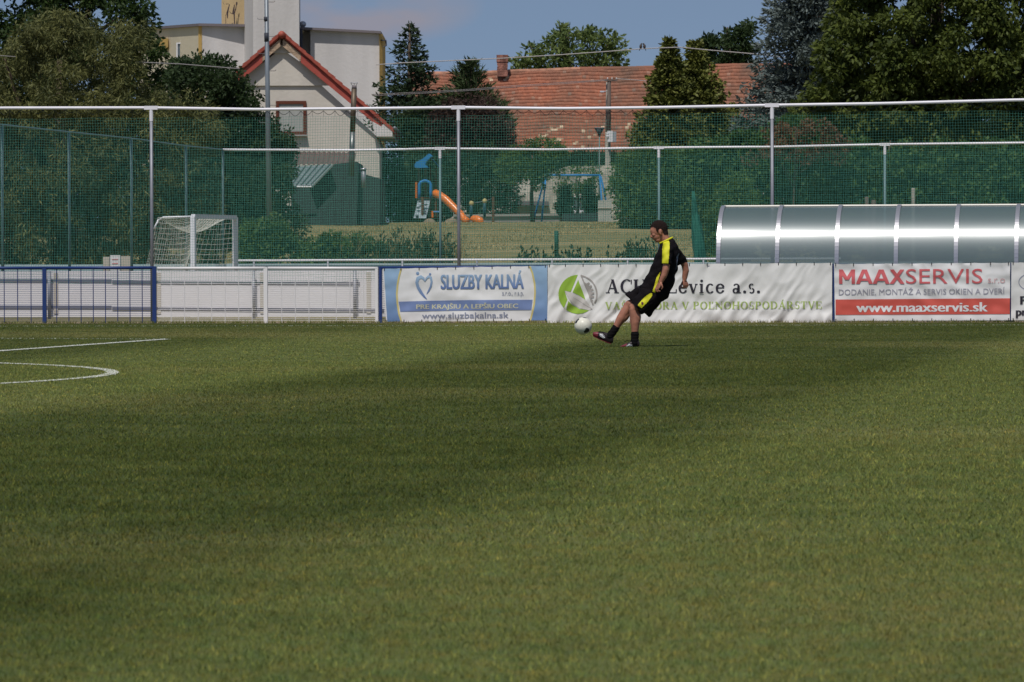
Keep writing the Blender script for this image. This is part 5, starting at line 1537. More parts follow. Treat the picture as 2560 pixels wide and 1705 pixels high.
# neck, skull, jaw
tubes(bm, [L6(1040, 215), L6(1050, 265), L6(1075, 330)], [.056, .055, .066])
ball(bm, L6(992, 178), 93*U6, .076, 88*U6, R(12))
ball(bm, L6(960, 205), 66*U6, .066, 78*U6, R(-4))
ball(bm, L6(962, 262), 52*U6, .056, 52*U6, R(15))
ball(bm, L6(976, 300), 33*U6, .042, 34*U6)                       # chin
tubes(bm, [L6(1030, 240), L6(1015, 285), L6(985, 312)], [.042, .040, .028])     # jaw line
ball(bm, L6(914, 200), 16*U6, .050, 15*U6)                      # brow
tubes(bm, [L6(912, 222), L6(908, 250), L6(908, 268)], [.010, .013, .017], 10)      # nose
for s in (-1, 1):
    ball(bm, L6(915, 270, s*.013), .010, .008, .009)
    ball(bm, L6(938, 248, s*.038), 24*U6, .022, 20*U6)            # cheek
    ball(bm, L6(1004, 214, s*.080), 17*U6, .010, 28*U6, R(10))    # ear
    ball(bm, L6(1010, 238, s*.078), 9*U6, .009, 12*U6)
ball(bm, L6(931, 286), 13*U6, .024, 7*U6); ball(bm, L6(937, 299), 12*U6, .022, 7*U6)   # lips
# shoulders and near (left) arm
ball(bm, L6(1080, 385, -.150), .045, .045, .045); ball(bm, L6(1150, 395, .150), .045, .045, .045)
tubes(bm, [L6(1080, 400, -.165), L6(1075, 480, -.215), L6(1068, 560, -.245), L6(1058, 625, -.255), L6(1040, 690, -.255), L6(1004, 758, -.245)],
      [.045, .048, .048, .047, .041, .030])
def hand(bm, wrist, knuck, back, curl, thumb, w=.040):
    """palm from wrist to knuckles; four fingers rooted across the knuckle line, each of three bent joints; thumb from the side near the wrist.
    back: unit vector across the palm, curl: list of 3 world offsets per joint"""
    wrist, knuck = Vector(wrist), Vector(knuck)
    mid = wrist.lerp(knuck, .55)
    for s in (-1, -.33, .33, 1):
        tubes(bm, [wrist + back*s*w*.45, mid + back*s*w*.8, knuck + back*s*w], [.018, .017, .013], 10)
    for i, s in enumerate((-1, -.36, .30, .95)):
        ln = (.92, 1.05, 1.0, .78)[i]; p = knuck + back*s*w*1.02; pts = [p]
        for c in curl: p = p + Vector(c)*ln; pts.append(p)
        tubes(bm, pts, [.0100, .0092, .0084, .0074][:len(pts)], 8)
    t0 = wrist.lerp(knuck, .22) + back*thumb[0]*w*.9; pts = [t0]; p = t0
    for c in thumb[1]: p = p + Vector(c); pts.append(p)
    tubes(bm, pts, [.0150, .0120, .0105, .0088][:len(pts)], 8)
def o6(du, dv, dy=0.0): return Vector((du*U6, dy, -dv*U6))
hand(bm, L6(1000, 765, -.243), L6(972, 820, -.240), Vector((0.45, -1, -.1)).normalized(),
     [o6(-16, 20), o6(8, 24), o6(22, 2)], (1, [o6(10, 18, -.01), o6(6, 22, .0), o6(-10, 18, .01)]))
# far (right) arm
tubes(bm, [L6(1155, 410, .16), L6(1215, 480, .21), L6(1278, 575, .25), L6(1290, 640, .255), L6(1280, 700, .255), L6(1275, 745, .25)],
      [.045, .048, .047, .044, .038, .028])
hand(bm, L6(1275, 750, .25), L6(1290, 800, .25), Vector((0.75, .6, 0)).normalized(),
     [o6(-4, 22), o6(-20, 8), o6(-14, -14)], (-1, [o6(-12, 16, 0), o6(-8, 22, 0), o6(4, 14, 0)]), w=.036)
# near (left) standing leg
tubes(bm, [L6(970, 880, -.065), L6(860, 955, -.095), L6(735, 1030, -.11), L6(712, 1062, -.11), L6(722, 1130, -.11), L6(728, 1200, -.11), L6(726, 1290, -.11), L6(724, 1400, -.11)],
      [.080, .078, .066, .060, .066, .063, .048, .038])
ball(bm, L6(700, 1035, -.11), .046, .042, .046); ball(bm, L6(745, 1145, -.11), .058, .056, .10); ball(bm, L6(694, 1072, -.12), .026, .026, .03); ball(bm, L6(688, 1150, -.12), .022, .03, .10)      # kneecap, calf
# far (right) kicking leg
tubes(bm, [L6(970, 880, .065), L6(830, 950, .095), L6(672, 1010, .10), L6(652, 1035, .10), L6(618, 1100, .10), L6(580, 1160, .10), L6(530, 1245, .10), L6(465, 1340, .10)],
      [.080, .076, .062, .058, .066, .062, .046, .038])
ball(bm, L6(642, 1018, .10), .044, .042, .044, R(-30)); ball(bm, L6(620, 1138, .10), .056, .056, .095, R(35)); ball(bm, L6(622, 1040, .08), .024, .026, .03)
ball(bm, L6(970, 860), .10, .13, .09)
body = fuse(bm, 'body', M_skin, man, voxel=0.0045, smooth=3)

# ---- head details
for s in (-1, 1):
    o = MB(); o.ball(L6(925, 227, s*.033), .012, .010, .009, seg=12, rings=8); eye = o.build('eye', mat('eye_white', (0.35, 0.32, 0.30), .3), man, smooth=True)
    o = MB(); o.ball(L6(921, 228, s*.036), .006, .007, .006, seg=10, rings=6); o.build('iris', mat('iris_dark', (0.03, 0.02, 0.015), .3), eye, smooth=True)
    o = MB(); o.tube([L6(911, 212, s*.018), L6(915, 207, s*.032), L6(925, 209, s*.048)], [.004, .005, .003], 6); o.build('eyebrow', M_hair, man, smooth=True)
hp = [(872, 178), (880, 150), (900, 115), (935, 80), (990, 70), (1050, 80), (1095, 130), (1105, 200), (1094, 244), (1048, 246), (1034, 222), (1026, 190), (1000, 182), (985, 190), (975, 222), (964, 205), (955, 175), (930, 160), (902, 168), (890, 180)]
hair = patch(body, [hp], .0045, 'hair', M_hair, man, cond=lambda c, n: True)

# ---- shirt
def wr_cloth(p):
    return 0.007*math.sin(p.x*16 + p.z*11 + 1.5*math.sin(p.z*7)) * math.sin(p.z*13 - p.x*6) + 0.005*math.sin(p.x*38 + p.z*22 + p.y*15) + 0.003*math.sin(p.z*60 - p.x*30) + 0.002*math.sin(p.y*70+p.z*20)
bm = bmesh.new()
loft([((1008, 342), (1130, 288), .070, 0), ((992, 372), (1158, 318), .125, 0), ((970, 420), (1188, 370), .185, 0), ((948, 480), (1205, 440), .205, 0), ((922, 550), (1207, 520), .205, 0),
      ((900, 610), (1200, 590), .20, 0), ((872, 668), (1182, 660), .195, 0), ((846, 718), (1164, 740), .195, 0), ((812, 765), (1135, 820), .195, 0), ((780, 795), (1108, 890), .19, 0), ((774, 806), (1080, 940), .186, 0)], bm=bm)
loft([((1034, 340), (1135, 345), .090, -.115), ((1026, 400), (1138, 410), .085, -.185), ((1020, 480), (1132, 490), .074, -.225), ((1017, 560), (1120, 563), .070, -.248)], bm=bm)
loft([((1110, 345), (1200, 370), .07, .12), ((1140, 410), (1228, 410), .075, .18), ((1172, 500), (1275, 480), .074, .22), ((1197, 588), (1309, 542), .070, .25)], bm=bm)
shirt = fuse(bm, 'shirt', M_kit, man, voxel=0.006, smooth=5, disp=wr_cloth)
nearside = lambda c, n: c.y < YP-0.10 and n.y < 0.25
patch(shirt, [[(1038, 330), (1050, 314), (1075, 308), (1100, 316), (1107, 345), (1103, 420), (1098, 500), (1090, 562), (1026, 560), (1027, 480), (1030, 400)]], .003, 'shoulder_stripe', M_kity, shirt, cond=lambda c, n: c.y < YP-.05 and n.y < .6)
patch(shirt, [[(1150, 360), (1190, 372), (1262, 470), (1300, 545), (1262, 558), (1220, 470), (1170, 400)]], .003, 'shoulder_stripe', M_kity, shirt, cond=lambda c, n: c.y > YP+.12 and n.y > .2)
patch(shirt, [[(1008, 648), (985, 680), (966, 710), (950, 760), (935, 820), (912, 890), (942, 898), (962, 835), (975, 780), (985, 740), (1000, 690)]], .003, 'side_stripe', M_kity, shirt, cond=lambda c, n: n.y < .2 and c.y < YP)
patch(shirt, [[(1176, 500), (1182, 480), (1200, 452), (1213, 447), (1208, 480), (1196, 500), (1188, 560), (1176, 620), (1170, 640), (1178, 570), (1184, 510)]], .003, 'back_number', mat('number_grey_blue', (.12, .13, .18), .6), shirt, cond=lambda c, n: n.x > .2)
# collar ring
mb = MB(); cpts = []
for k in range(25):
    t = 2*math.pi*k/24; f, b = L6(1000, 342), L6(1136, 278); c = (f+b)/2; a = (b-f)/2
    cpts.append(c + a*math.cos(t) + Vector((0, .078*math.sin(t), 0)))
mb.tube(cpts, .0125, 8, cap=False); mb.build('collar', M_kity, shirt, smooth=True)

# ---- shorts
bm = bmesh.new()
loft([((845, 760), (1125, 800), .178, 0), ((805, 800), (1105, 880), .18, 0), ((790, 850), (1080, 935), .18, 0), ((800, 900), (1040, 975), .17, 0)], bm=bm)
loft([((800, 790), (1085, 880), .12, .06), ((730, 838), (1050, 960), .115, .09), ((672, 868), (975, 1050), .110, .10), ((624, 890), (888, 1140), .105, .105)], bm=bm)
loft([((810, 800), (1080, 900), .12, -.06), ((770, 860), (990, 990), .115, -.09), ((728, 920), (890, 1050), .112, -.105), ((692, 978), (796, 1108), .108, -.115)], bm=bm)
shorts = fuse(bm, 'shorts', M_kit, man, voxel=0.006, smooth=4, disp=wr_cloth)
ys_ = [c8(*p) for p in ((1055, 488), (1060, 500), (1128, 552), (1170, 510), (1255, 425), (1335, 310), (1338, 262), (1300, 258), (1235, 300), (1170, 355), (1110, 420))]
patch(shorts, [ys_], .004, 'side_stripe', M_kity, shorts, cond=lambda c, n: c.y < YP-.06 and n.y < .2)
patch(shorts, [[(c8(1142, 458)[0]+13*math.cos(t), c8(1142, 458)[1]+15*math.sin(t)) for t in [k*math.pi/6 for k in range(12)]]], .0065, 'crest', mat('crest_maroon', (.10, .02, .03), .6), shorts, cond=lambda c, n: c.y < YP-.06 and n.y < .2)

# ---- socks
bm = bmesh.new(); tubes(bm, [L6(727, 1325, -.11), L6(725, 1370, -.11), L6(722, 1430, -.11)], [.0555, .053, .055]); fuse(bm, 'sock', M_sock, man, voxel=.006, smooth=4, disp=lambda p: .002*math.sin(p.z*160))
bm = bmesh.new(); tubes(bm, [L6(522, 1262, .10), L6(490, 1310, .10), L6(452, 1355, .10)], [.052, .052, .052]); fuse(bm, 'sock', M_sock, man, voxel=.006, smooth=4, disp=lambda p: .002*math.sin(p.z*160))
# ---- boots
def boot(rings, toe, stripes, sole, yc, lace):
    bm = bmesh.new(); loft([(a, b, w, yc) for a, b, w in rings], bm=bm)
    o = fuse(bm, 'boot', M_shoe, man, voxel=.005, smooth=5)
    patch(o, [toe], .0015, 'toe_cap', M_shoer, o)
    for q in stripes: patch(o, [q], .0022, 'stripe', M_shoew, o)
    mb = MB()
    for a, b in zip(sole[:-1], sole[1:]):
        a3, b3 = L6(*a, yc), L6(*b, yc); w = Vector((0, .036, 0)); t_ = o6(0, 5)
        mb.prism([a3-w, a3+w, a3+w+t_, a3-w+t_], [b3-w, b3+w, b3+w+t_, b3-w+t_])
    for k in range(5):
        s = (k+.5)/5; p = L6(sole[0][0]*(1-s)+sole[-1][0]*s, sole[0][1]*(1-s)+sole[-1][1]*s, yc)
        for q in (-.022, .022): mb.tube([p+Vector((0, q, 0)), p+Vector((0, q, 0))+o6(0, 9)], [.007, .004], 6)
    mb.build('sole', M_shoer, o, fix=True)
    mb = MB(); mb.tube([L6(x, y, yc-.01*((i % 2)*2-1)) for i, (x, y) in enumerate(lace)], .0042, 6); mb.build('lace', M_sock, o, smooth=True)
    return o
boot([((778, 1412), (776, 1462), .030), ((762, 1392), (762, 1468), .037), ((722, 1388), (724, 1469), .040), ((690, 1402), (690, 1470), .041), ((650, 1422), (650, 1471), .045), ((605, 1445), (603, 1472), .042), ((568, 1459), (562, 1472), .028)],
     [(540, 1440), (640, 1425), (645, 1480), (540, 1485)],
     [[c8(*p) for p in q] for q in ([(812, 1303), (888, 1255), (918, 1262), (840, 1312)], [(848, 1318), (930, 1268), (950, 1274), (880, 1322)], [(868, 1334), (958, 1285), (982, 1292), (905, 1338)])],
     [(774, 1466), (560, 1471)], -.11, [(690, 1398), (660, 1405), (640, 1392), (622, 1412), (605, 1402)])
boot([((500, 1345), (492, 1425), .030), ((482, 1345), (468, 1436), .037), ((445, 1318), (425, 1428), .040), ((410, 1312), (392, 1408), .041), ((365, 1308), (350, 1388), .045), ((318, 1306), (306, 1368), .042), ((278, 1310), (270, 1345), .028)],
     [(250, 1290), (332, 1296), (318, 1400), (250, 1370)],
     [[c8(*p) for p in q] for q in ([(300, 1062), (330, 1050), (415, 1130), (398, 1142)], [(340, 1058), (365, 1058), (420, 1122), (405, 1100)], [(298, 1085), (310, 1082), (388, 1143), (370, 1142)])],
     [(470, 1433), (350, 1388), (272, 1350)], .10, [(420, 1318), (380, 1308), (350, 1300), (335, 1306)])

# ================================================================== the ball
bc = at(1457.9, 814.7, YP+.03)
def soccer():
    bm = bmesh.new(); bmesh.ops.create_icosphere(bm, subdivisions=6, radius=.115)
    g = (1+5**.5)/2
    ico = [Vector(v).normalized() for v in ((0, 1, g), (0, -1, g), (0, 1, -g), (0, -1, -g), (1, g, 0), (-1, g, 0), (1, -g, 0), (-1, -g, 0), (g, 0, 1), (-g, 0, 1), (g, 0, -1), (-g, 0, -1))]
    Rm = ico[0].rotation_difference(Vector((.42, -.72, -.55)).normalized()).to_matrix()
    ico = [Rm @ v for v in ico]
    for f in bm.faces:
        c = f.calc_center_median().normalized(); d = max(c.dot(v) for v in ico)
        k = max(range(12), key=lambda i: c.dot(ico[i]))
        ang = math.acos(min(1, d)); f.material_index = 1 if (ang < .34 + .05*math.sin(9*c.x+7*c.z) and k not in (1, 5, 9)) else 0
        if f.material_index == 0 and ang > .64: f.material_index = 0
    for v in bm.verts:      # seams: a shallow groove between panels
        c = v.co.normalized(); s = sorted((c.dot(q) for q in ico), reverse=True)
        if s[0]-s[1] < .02: v.co *= .992
    me = bpy.data.meshes.new('ball'); bm.to_mesh(me); bm.free()
    me.materials.append(mat('ball_white', (.70, .68, .58), .35, var=.06, vscale=20)); me.materials.append(mat('ball_black', (.02, .02, .022), .35))
    me.polygons.foreach_set('use_smooth', [True]*len(me.polygons))
    o = bpy.data.objects.new('football', me); COL.objects.link(o); o.location = bc
    return tag(o, 'white football with black patches in the air before the kicking boot', 'ball')
soccer()
# ================================================================== poles, lamps, wires
e = empty('floodlight_mast', (*pxy(674, 157), hgt(157)), 'tall grey steel mast with climbing pegs crossing the cream gable', 'mast')
YM = 157
bt_ = at(674.5, 640, YM); bt_.z = hgt(YM); tp = at(664.5, -120, YM)
def mp(py): 
    a = at(674.5, 551, YM); b = at(665, 0, YM); s = (py-551)/(0-551.0); return a.lerp(b, s)
mb = MB(); mb.tube([bt_, tp], [.092, .066], 14); mb.build('mast_tube', mat('mast_steel', (.19, .215, .24), .45, metal=.3, var=.15, vscale=1.2), e, smooth=True)
for y0, y1 in ((42, 53), (82, 104)):
    mb = MB(); mb.tube([mp(y0), mp(y1)], .080 if y0 > 60 else .078, 14); mb.build('dark_band', mat('band_dark', (.03, .035, .05), .6), e, smooth=True)
for i, py in enumerate((5, 48, 91, 134, 177, 220, 263, 306)):
    s = 1 if i % 2 == 0 else -1; a = mp(py); mb = MB(); mb.tube([a, a+Vector((s*.26, 0, 0)), a+Vector((s*.285, 0, .04))], .010, 5); mb.build('climbing_peg', M_capdk, e)

M_conc = mat('pole_concrete', (.30, .28, .24), .85, var=.2, vscale=4, bump=.3)
M_timber = mat('pole_timber', (.13, .10, .085), .85, var=.4, vscale=6, vec=(1, 1, .2))
YU = 215
a = at(1519, 470, YU); b = at(1520, 330, YU); c = at(1521, 197, YU)
e = empty('utility_pole', (a.x, YU, hgt(YU)), 'old utility pole with a white box before the tiled roof', 'pole')
base = Vector((a.x, YU, hgt(YU)))
mb = MB(); mb.tube([base, b], [.15, .12], 10); mb.build('concrete_foot', M_conc, e, smooth=True)
mb = MB(); mb.tube([at(1522, 345, YU-.16), at(1523, 200, YU-.1)], [.10, .085], 10); mb.build('timber_post', M_timber, e, smooth=True)
mb = MB(); mb.tube([at(1517, 345, YU+.05), at(1518, 205, YU+.05)], [.06, .05], 8); mb.build('brace', M_conc, e, smooth=True)
mb = MB(); mb.box(at(1528, 201, YU-.15), .55, .10, .07); mb.build('crossarm', M_timber, e)
for x in (1519, 1530, 1541):
    mb = MB(); p = at(x, 197, YU-.15); mb.tube([p+Vector((0, 0, -.05)), p+Vector((0, 0, .06))], [.03, .022], 8); mb.build('insulator', mat('insulator_pale', (.5, .48, .46), .3), e, smooth=True)
mb = MB(); mb.box(at(1525, 341, YU-.35), .24, .16, .50); mb.build('white_box', mat('box_white', (.62, .62, .63), .5), e)
mb = MB(); mb.box(at(1536, 342, YU-.30), .17, .18, .46); mb.build('grey_box', mat('box_grey', (.28, .30, .33), .5), e)
mb = MB(); p = at(1519, 341, YU-.42); mb.ball(p, .075, .075, .085); mb.tube([p+Vector((0, 0, .05)), p+Vector((0, 0, .16))], .055, 8); mb.build('camera_dome', mat('dome_pale', (.6, .6, .62), .2), e, smooth=True)
mb = MB(); p = at(1517, 228, YU-.1); q = at(1505, 229, YU-.5); mb.tube([p, q], .02, 6); mb.box(q, .18, .35, .06); mb.build('street_light_head', mat('lamp_pale', (.55, .58, .66), .3), e)

a = at(1498, 430, 209)
e = empty('street_lamp', (a.x, 209, hgt(209)), 'slim lamp post with a dark funnel-shaped head left of the utility pole', 'lamp')
t = at(1498.5, 341, 209); mb = MB(); mb.tube([(a.x, 209, hgt(209)), t], [.045, .03], 8); mb.build('post', mat('post_green_grey', (.14, .20, .19), .5), e, smooth=True)
h = at(1498.5, 320.5, 209); mb = MB(); mb.tube([t, t.lerp(h, .15), t.lerp(h, .3), h], [.04, .06, .07, .225], 14); mb.build('lamp_head', mat('lamp_dark', (.045, .05, .06), .3), e, smooth=True)
mb = MB(); mb.tube([h, h+Vector((0, 0, .035))], [.235, .20], 14); mb.build('lamp_cap', M_capdk, e, smooth=True)

M_wire = mat('cable_pale', (.40, .37, .36), .6)
M_wire2 = mat('cable_grey', (.22, .21, .21), .6)
def wire(pts, Y, r, m, label):
    P = []
    for (x0, y0), (x1, y1) in zip(pts[:-1], pts[1:]):
        for k in range(12): P.append(at(x0+(x1-x0)*k/12, y0+(y1-y0)*k/12, Y))
    P.append(at(*pts[-1], Y)); mb = MB(); mb.tube(P, r, 6); return tag(mb.build('overhead_cable', m, smooth=True), label, 'cable')
wire([(940, 162), (1010, 157), (1250, 146), (1400, 137), (1520, 128.5), (1610, 121.5), (1700, 118), (1770, 125), (1900, 136), (2060, 158)], 186, .020, M_wire, 'pale overhead cable from the spruce over the chimney to the blue spruce')
wire([(930, 236), (1080, 229), (1180, 223), (1260, 216), (1400, 207), (1518, 199)], 214, .014, M_wire2, 'upper of the paired grey cables running left from the utility pole')
wire([(930, 239.5), (1080, 232), (1180, 226), (1260, 219.5), (1400, 210), (1518, 201)], 214, .014, M_wire2, 'lower of the paired grey cables running left from the utility pole')
wire([(1541, 196.5), (1640, 204), (1760, 213)], 214.8, .016, M_wire, 'short pale cable from the pole top into the thujas')
wire([(338, 155), (450, 160), (600, 172)], 137, .016, M_wire2, 'grey cable crossing in front of the cream wall and the dark round tree')
wire([(-200, 132), (0, 139), (40, 142)], 128, .012, M_wire2, 'thin cable in front of the olive tree at the left edge')
for x, dx, w in ((1602, 1, 'left'), (1611, -1, 'right')):
    p = at(x, 121.5, 186) + Vector((0, 0, .035))
    e = tag(bpy.data.objects.new('bird', None), w + ' one of two small dark birds sitting on the pale cable', 'bird', 'birds on the cable'); COL.objects.link(e); e.location = p
    bmx = MB(); bmx.ball((p.x, p.y, p.z+.05), .055, .05, .085, seg=10, rings=8); bmx.ball((p.x+dx*.03, p.y, p.z+.145), .035, .03, .033, seg=10, rings=6)
    bmx.tube([(p.x+dx*.055, p.y, p.z+.145), (p.x+dx*.085, p.y, p.z+.14)], [.010, .003], 5); bmx.tube([(p.x-dx*.02, p.y, p.z), (p.x-dx*.06, p.y, p.z-.12)], [.025, .012], 6)
    bmx.build('bird_body', mat('bird_grey', (.07, .055, .05), .7), e, smooth=True)

# ================================================================== playground
M_or = mat('orange_plastic', (.80, .20, .02), .3, spec=.5)
M_bl = mat('blue_plastic', (.03, .20, .48), .5)
M_rust = mat('brown_post', (.13, .065, .035), .8, var=.3, vscale=5)
M_climb = mat('grey_climbing_board', (.26, .32, .35), .6, var=.08)
def zc(u, v): return 1000+u/7.84, 370+v/7.84
YT = 200.0
def T(u, v, dy=0.0): return at(*zc(u, v), YT+dy)
e = empty('slide_tower', (T(440, 1350).x, YT, hgt(YT)), 'small play tower with blue arch, blue roof, climbing board and long orange slide', 'playground tower')
pl = [(360, 985), (605, 985), (510, 1375), (265, 1375)]
f = [T(u, v, -.35 + (.5 if v < 1000 else -.3)) for u, v in pl]; mb = MB(); mb.prism(f, [p+Vector((0, .05, 0)) for p in f]); cb = mb.build('climbing_board', M_climb, e, fix=True)
for u, v in ((390, 1045), (505, 1110), (355, 1170), (480, 1245), (335, 1330)):
    p = T(u, v, -.2 - .5*(v-985)/390); mb = MB(); mb.ball((p.x, p.y, p.z), .075, .05, .045, seg=10, rings=6); mb.build('grip', mat('grip_dark', (.08, .10, .12), .4), cb, smooth=True)
mb = MB(); aa = []
for k in range(21):
    an = math.pi*k/20; aa.append((490-112*math.cos(an), 740-95*math.sin(an)))
aa = [(372, 985)] + [(378, 860)] + aa + [(602, 860), (602, 985)]
P = [T(u, v, .05) for u, v in aa]; mb = MB(); mb.tube(P, .065, 8); mb.build('arch', M_bl, e, smooth=True)
mb = MB(); mb.tube([T(443, 1370, -.5), T(440, 960, -.5)], .055, 8); mb.build('post', M_rust, e)
mb = MB(); mb.tube([T(320, 980, .2), T(320, 665, .2)], .04, 8); mb.build('rail_post', M_or, e)
for u in (375, 505, 700, 590):
    mb = MB(); mb.tube([T(u, 1370, .9), T(u, 380, .9)], .05, 8); mb.build('post', M_rust, e)
mb = MB(); mb.prism([T(350, 975, 0), T(640, 975, 0), T(640, 990, 0), T(350, 990, 0)], [T(350, 975, 1.2), T(640, 975, 1.2), T(640, 990, 1.2), T(350, 990, 1.2)]); mb.build('platform', M_rust, e, fix=True)
# roof: a low pitched blue roof, lit and shaded parts painted as two blues
r1 = [(285, 320), (320, 270), (400, 235), (470, 190), (560, 110), (620, 160), (560, 220), (510, 270), (490, 330), (540, 385), (400, 392), (290, 385)]
f = [T(u, v, -.1) for u, v in r1]; mb = MB(); mb.prism(f, [p+Vector((.05, .12, .0)) for p in f]); mb.build('roof_lit_part', M_bl, e, fix=True)
mb = MB(); rr_ = [T(560, 115, 0), T(775, 365, 0), T(775, 365, 1.5), T(560, 115, 1.5)]; mb.prism(rr_, [p+Vector((0, 0, -.05)) for p in rr_])
rr_ = [T(300, 330, 0.05), T(560, 115, 0.05), T(560, 115, 1.5), T(300, 330, 1.5)]; mb.prism(rr_, [p+Vector((0, 0, -.05)) for p in rr_]); mb.build('roof', mat('shaded_blue_plastic', (.01, .06, .16), .5), e, fix=True)  # slopes coloured darker to stand in for the roof's shaded part
# slide chute: open half pipe
cl = [(690, 890), (760, 915), (900, 1010), (1050, 1160), (1180, 1290), (1260, 1400), (1320, 1430)]
mb = MB(); n = 12; P = []
for k in range(25):
    s = k/24*(len(cl)-1); i = min(int(s), len(cl)-2); q = s-i; u = cl[i][0]*(1-q)+cl[i+1][0]*q; v = cl[i][1]*(1-q)+cl[i+1][1]*q
    P.append(T(u, v, .2 - 1.2*k/24))
mb.tube(P, [(.17 - .03*k/24) for k in range(25)], 14); mb.build('slide', M_or, e, smooth=True)
e = empty('climbing_hump', (T(1500, 1450).x, YT-.5, hgt(YT)), 'low orange plastic hump at the end of the slide', 'play equipment')
mb = MB(); P = [T(1385, 1400, -.8), T(1430, 1385, -.9), T(1500, 1400, -1), T(1570, 1430, -1.1), T(1610, 1475, -1.2)]; mb.tube(P, [.06, .13, .17, .17, .10], 12); mb.build('hump', M_or, e, smooth=True)
e = empty('boundary_post', (T(1830, 1400).x, YT-.2, hgt(YT)), 'thin rusty brown post right of the orange hump', 'post')
mb = MB(); mb.tube([T(1830, 1500, -.2), T(1828, 950, -.2)], .055, 8); mb.build('post_shaft', M_rust, e); mb = MB(); mb.tube([T(1828, 985, -.2), T(1750, 1010, -.2), T(1660, 1045, -.2), T(1400, 1085, -.2)], .012, 5); mb.build('rope', M_galv, e)
for u, v in ((1400, 1085), (1660, 1040)):
    p = T(u, v, -.2); e2 = empty('spring_rider', (p.x, p.y, hgt(YT)), 'small spring rider with a yellow knob, ' + ('nearer the slide end' if u < 1500 else 'nearer the rusty brown post'), 'play equipment', 'spring riders')
    mb = MB(); mb.ball(p, .10, .08, .11, seg=10, rings=8); mb.build('knob', mat('pale_yellow', (.50, .42, .18), .5), e2, smooth=True)
    mb = MB(); mb.tube([p, T(u-5, v+170, -.2), T(u-5, v+330, -.2)], [.05, .08, .04], 8); mb.build('stem', mat('dark_teal', (.02, .07, .10), .5), e2, smooth=True)
e = empty('toddler_bar', (T(700, 1300).x, YT-.3, hgt(YT)), 'low blue bar with an orange leg under the slide', 'play equipment')
mb = MB(); mb.tube([T(645, 1250, -.3), T(790, 1252, -.3)], .035, 6); mb.build('bar', M_bl, e); mb = MB(); mb.tube([T(634, 1235, -.3), T(636, 1360, -.3)], .045, 6); mb.build('leg', M_or, e)
mb = MB(); mb.tube([T(785, 1252, -.3), T(787, 1360, -.3)], .045, 6); mb.build('leg', M_or, e)
for i, (u, v, w) in enumerate(((580, 1375, 110), (1010, 1385, 130))):
    p = T(u, v+60, -1.2); mb = MB(); r = w*px2m(YT)/7.84
    o = MB(); o.ball((p.x, p.y, hgt(p.y)-.05), r*1.2, r*1.2, .24, seg=18, rings=10); tag(o.build('sand_mound', mat('mound_earth', (.24, .19, .13), .95, var=.2, vscale=4, bump=.5), smooth=True), ('smaller' if i == 0 else 'larger') + ' earth mound ' + ('at the foot of the climbing board' if i == 0 else 'under the orange slide'), 'mound', 'earth mounds')
# swing
YW_ = 203.0
def S(x, y, dy=0.0): return at(x, y, YW_+dy)
e = empty('swing_frame', (S(1430, 540).x, YW_, hgt(YW_)), 'blue tube swing frame between the small fruit trees and the pale block', 'swing')
mb = MB(); mb.tube([S(1362, 438), S(1502, 438)], .042, 8); mb.build('top_bar', M_bl, e, smooth=True)
for a, b in (((1363, 440), (1332, 558)), ((1365, 440), (1353, 562)), ((1499, 438), (1509, 560)), ((1502, 440), (1528, 562))):
    mb = MB(); mb.tube([S(*a), S(*b, -.6 if a[0] % 2 else .6)], .038, 8); mb.build('leg', M_bl, e, smooth=True)
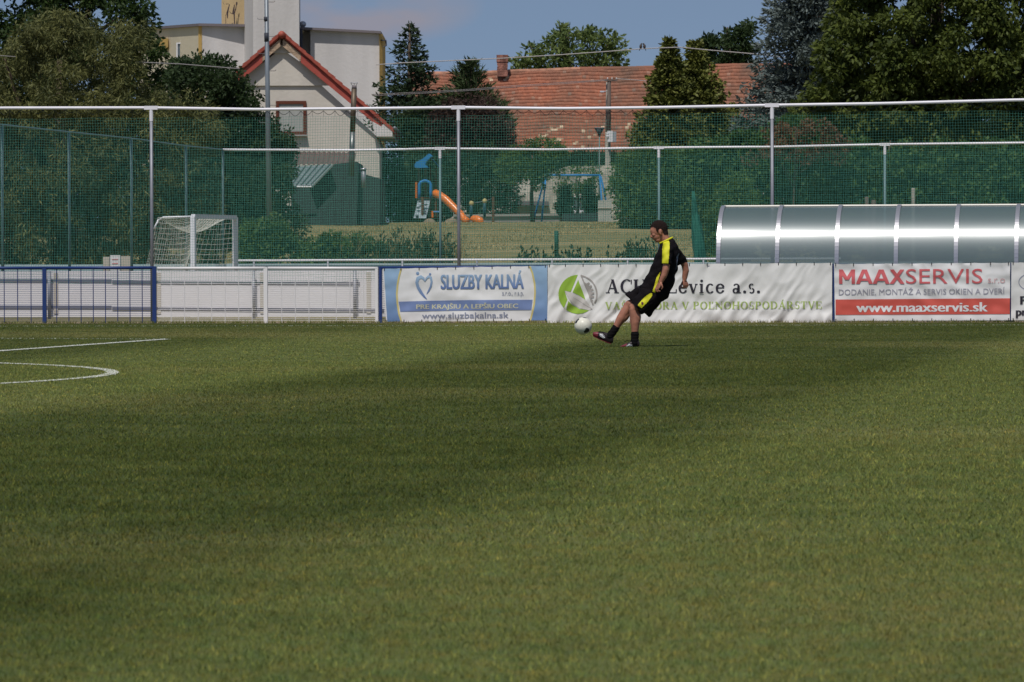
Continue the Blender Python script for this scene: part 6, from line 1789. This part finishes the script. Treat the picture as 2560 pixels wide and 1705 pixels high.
# near things behind the far net
def post(x, y0, Y, r, m, label, name='stake', cat='post', group=None):
    p = at(x, y0, Y); mb = MB(); zt = p.z; b = hgt(Y)
    mb.tube([(p.x, Y, b-.05), (p.x, Y, zt-.02), (p.x, Y, zt)], [r, r, r*.8], 8); return tag(mb.build(name, m, smooth=True), label, cat, group)
post(1391, 577, 158, .07, mat('green_post', (.02, .10, .075), .6), 'short dark green post in the meadow left of the man')
post(2283, 470, 134, .055, M_conc, 'tallest pale stake in front of the hedge above the curved shelter', group='stakes before the hedge')
post(2167, 492, 134, .06, M_timber, 'left of two short brown stakes before the hedge', group='stakes before the hedge')
post(2184, 500, 134, .065, M_timber, 'right and shorter of two short brown stakes before the hedge', group='stakes before the hedge')
post(1798, 489, 134, .03, M_conc, 'thin grey stake just left of the curved shelter top', group='stakes before the hedge')
# bunched-up net hanging from the far rail
e = tag(bpy.data.objects.new('bunched_net', None), 'bunched dark green net hanging from the far net right of the man', 'net'); COL.objects.link(e)
pt_ = at(1737, 480, 121.8); e.location = (pt_.x, pt_.y, 0)
mb = MB()
for k in range(9):
    x = 1728+k*3.0; P = []
    for j in range(9):
        s = j/8; P.append(at(1732+ (x-1732)*(.1+.9*s**1.2) + 12*s + 2*math.sin(k*2+j), 478+180*s, 121.8 + .12*math.sin(k*2.2+j*.4)))
    P.append(Vector((P[-1].x, P[-1].y, 0.02)))
    mb.tube(P, [.012+.055*min(1, j/4) for j in range(10)], 7)
mb.build('folds', mat('net_bundle', (.02, .12, .09), .85, var=.2, vscale=8), e, smooth=True)
# crate and blocks at the foot of the side net
def crate(x0, x1, y0, y1, Y, m, label, name, stripes=None):
    a = at(x0, y1, Y); b = at(x1, y0, Y); e = empty(name, ((a.x+b.x)/2, Y, 0), label, name.replace('_', ' '))
    mb = MB(); mb.box(((a.x+b.x)/2, Y+.15, b.z/2), b.x-a.x, .3, b.z); mb.build('body', m, e)
    if stripes:
        for k in (0, 1):
            mb = MB(); mb.box(((a.x+b.x)/2, Y-.004, b.z-.09-.09*k), (b.x-a.x)*.6, .006, .02); mb.build('stripe', stripes, e)
crate(275, 300, 638, 655, 105, mat('box_white', (.6, .6, .6)), 'small white box with faint red lines at the foot of the side net', 'box', mat('faint_red', (.5, .2, .2), .6))
crate(258, 273, 642, 655, 105.6, M_beige, 'beige stone block left of the small white box', 'stone_block')
crate(302, 325, 640, 655, 105.6, M_beige, 'wide beige stone block right of the small white box', 'stone_block')
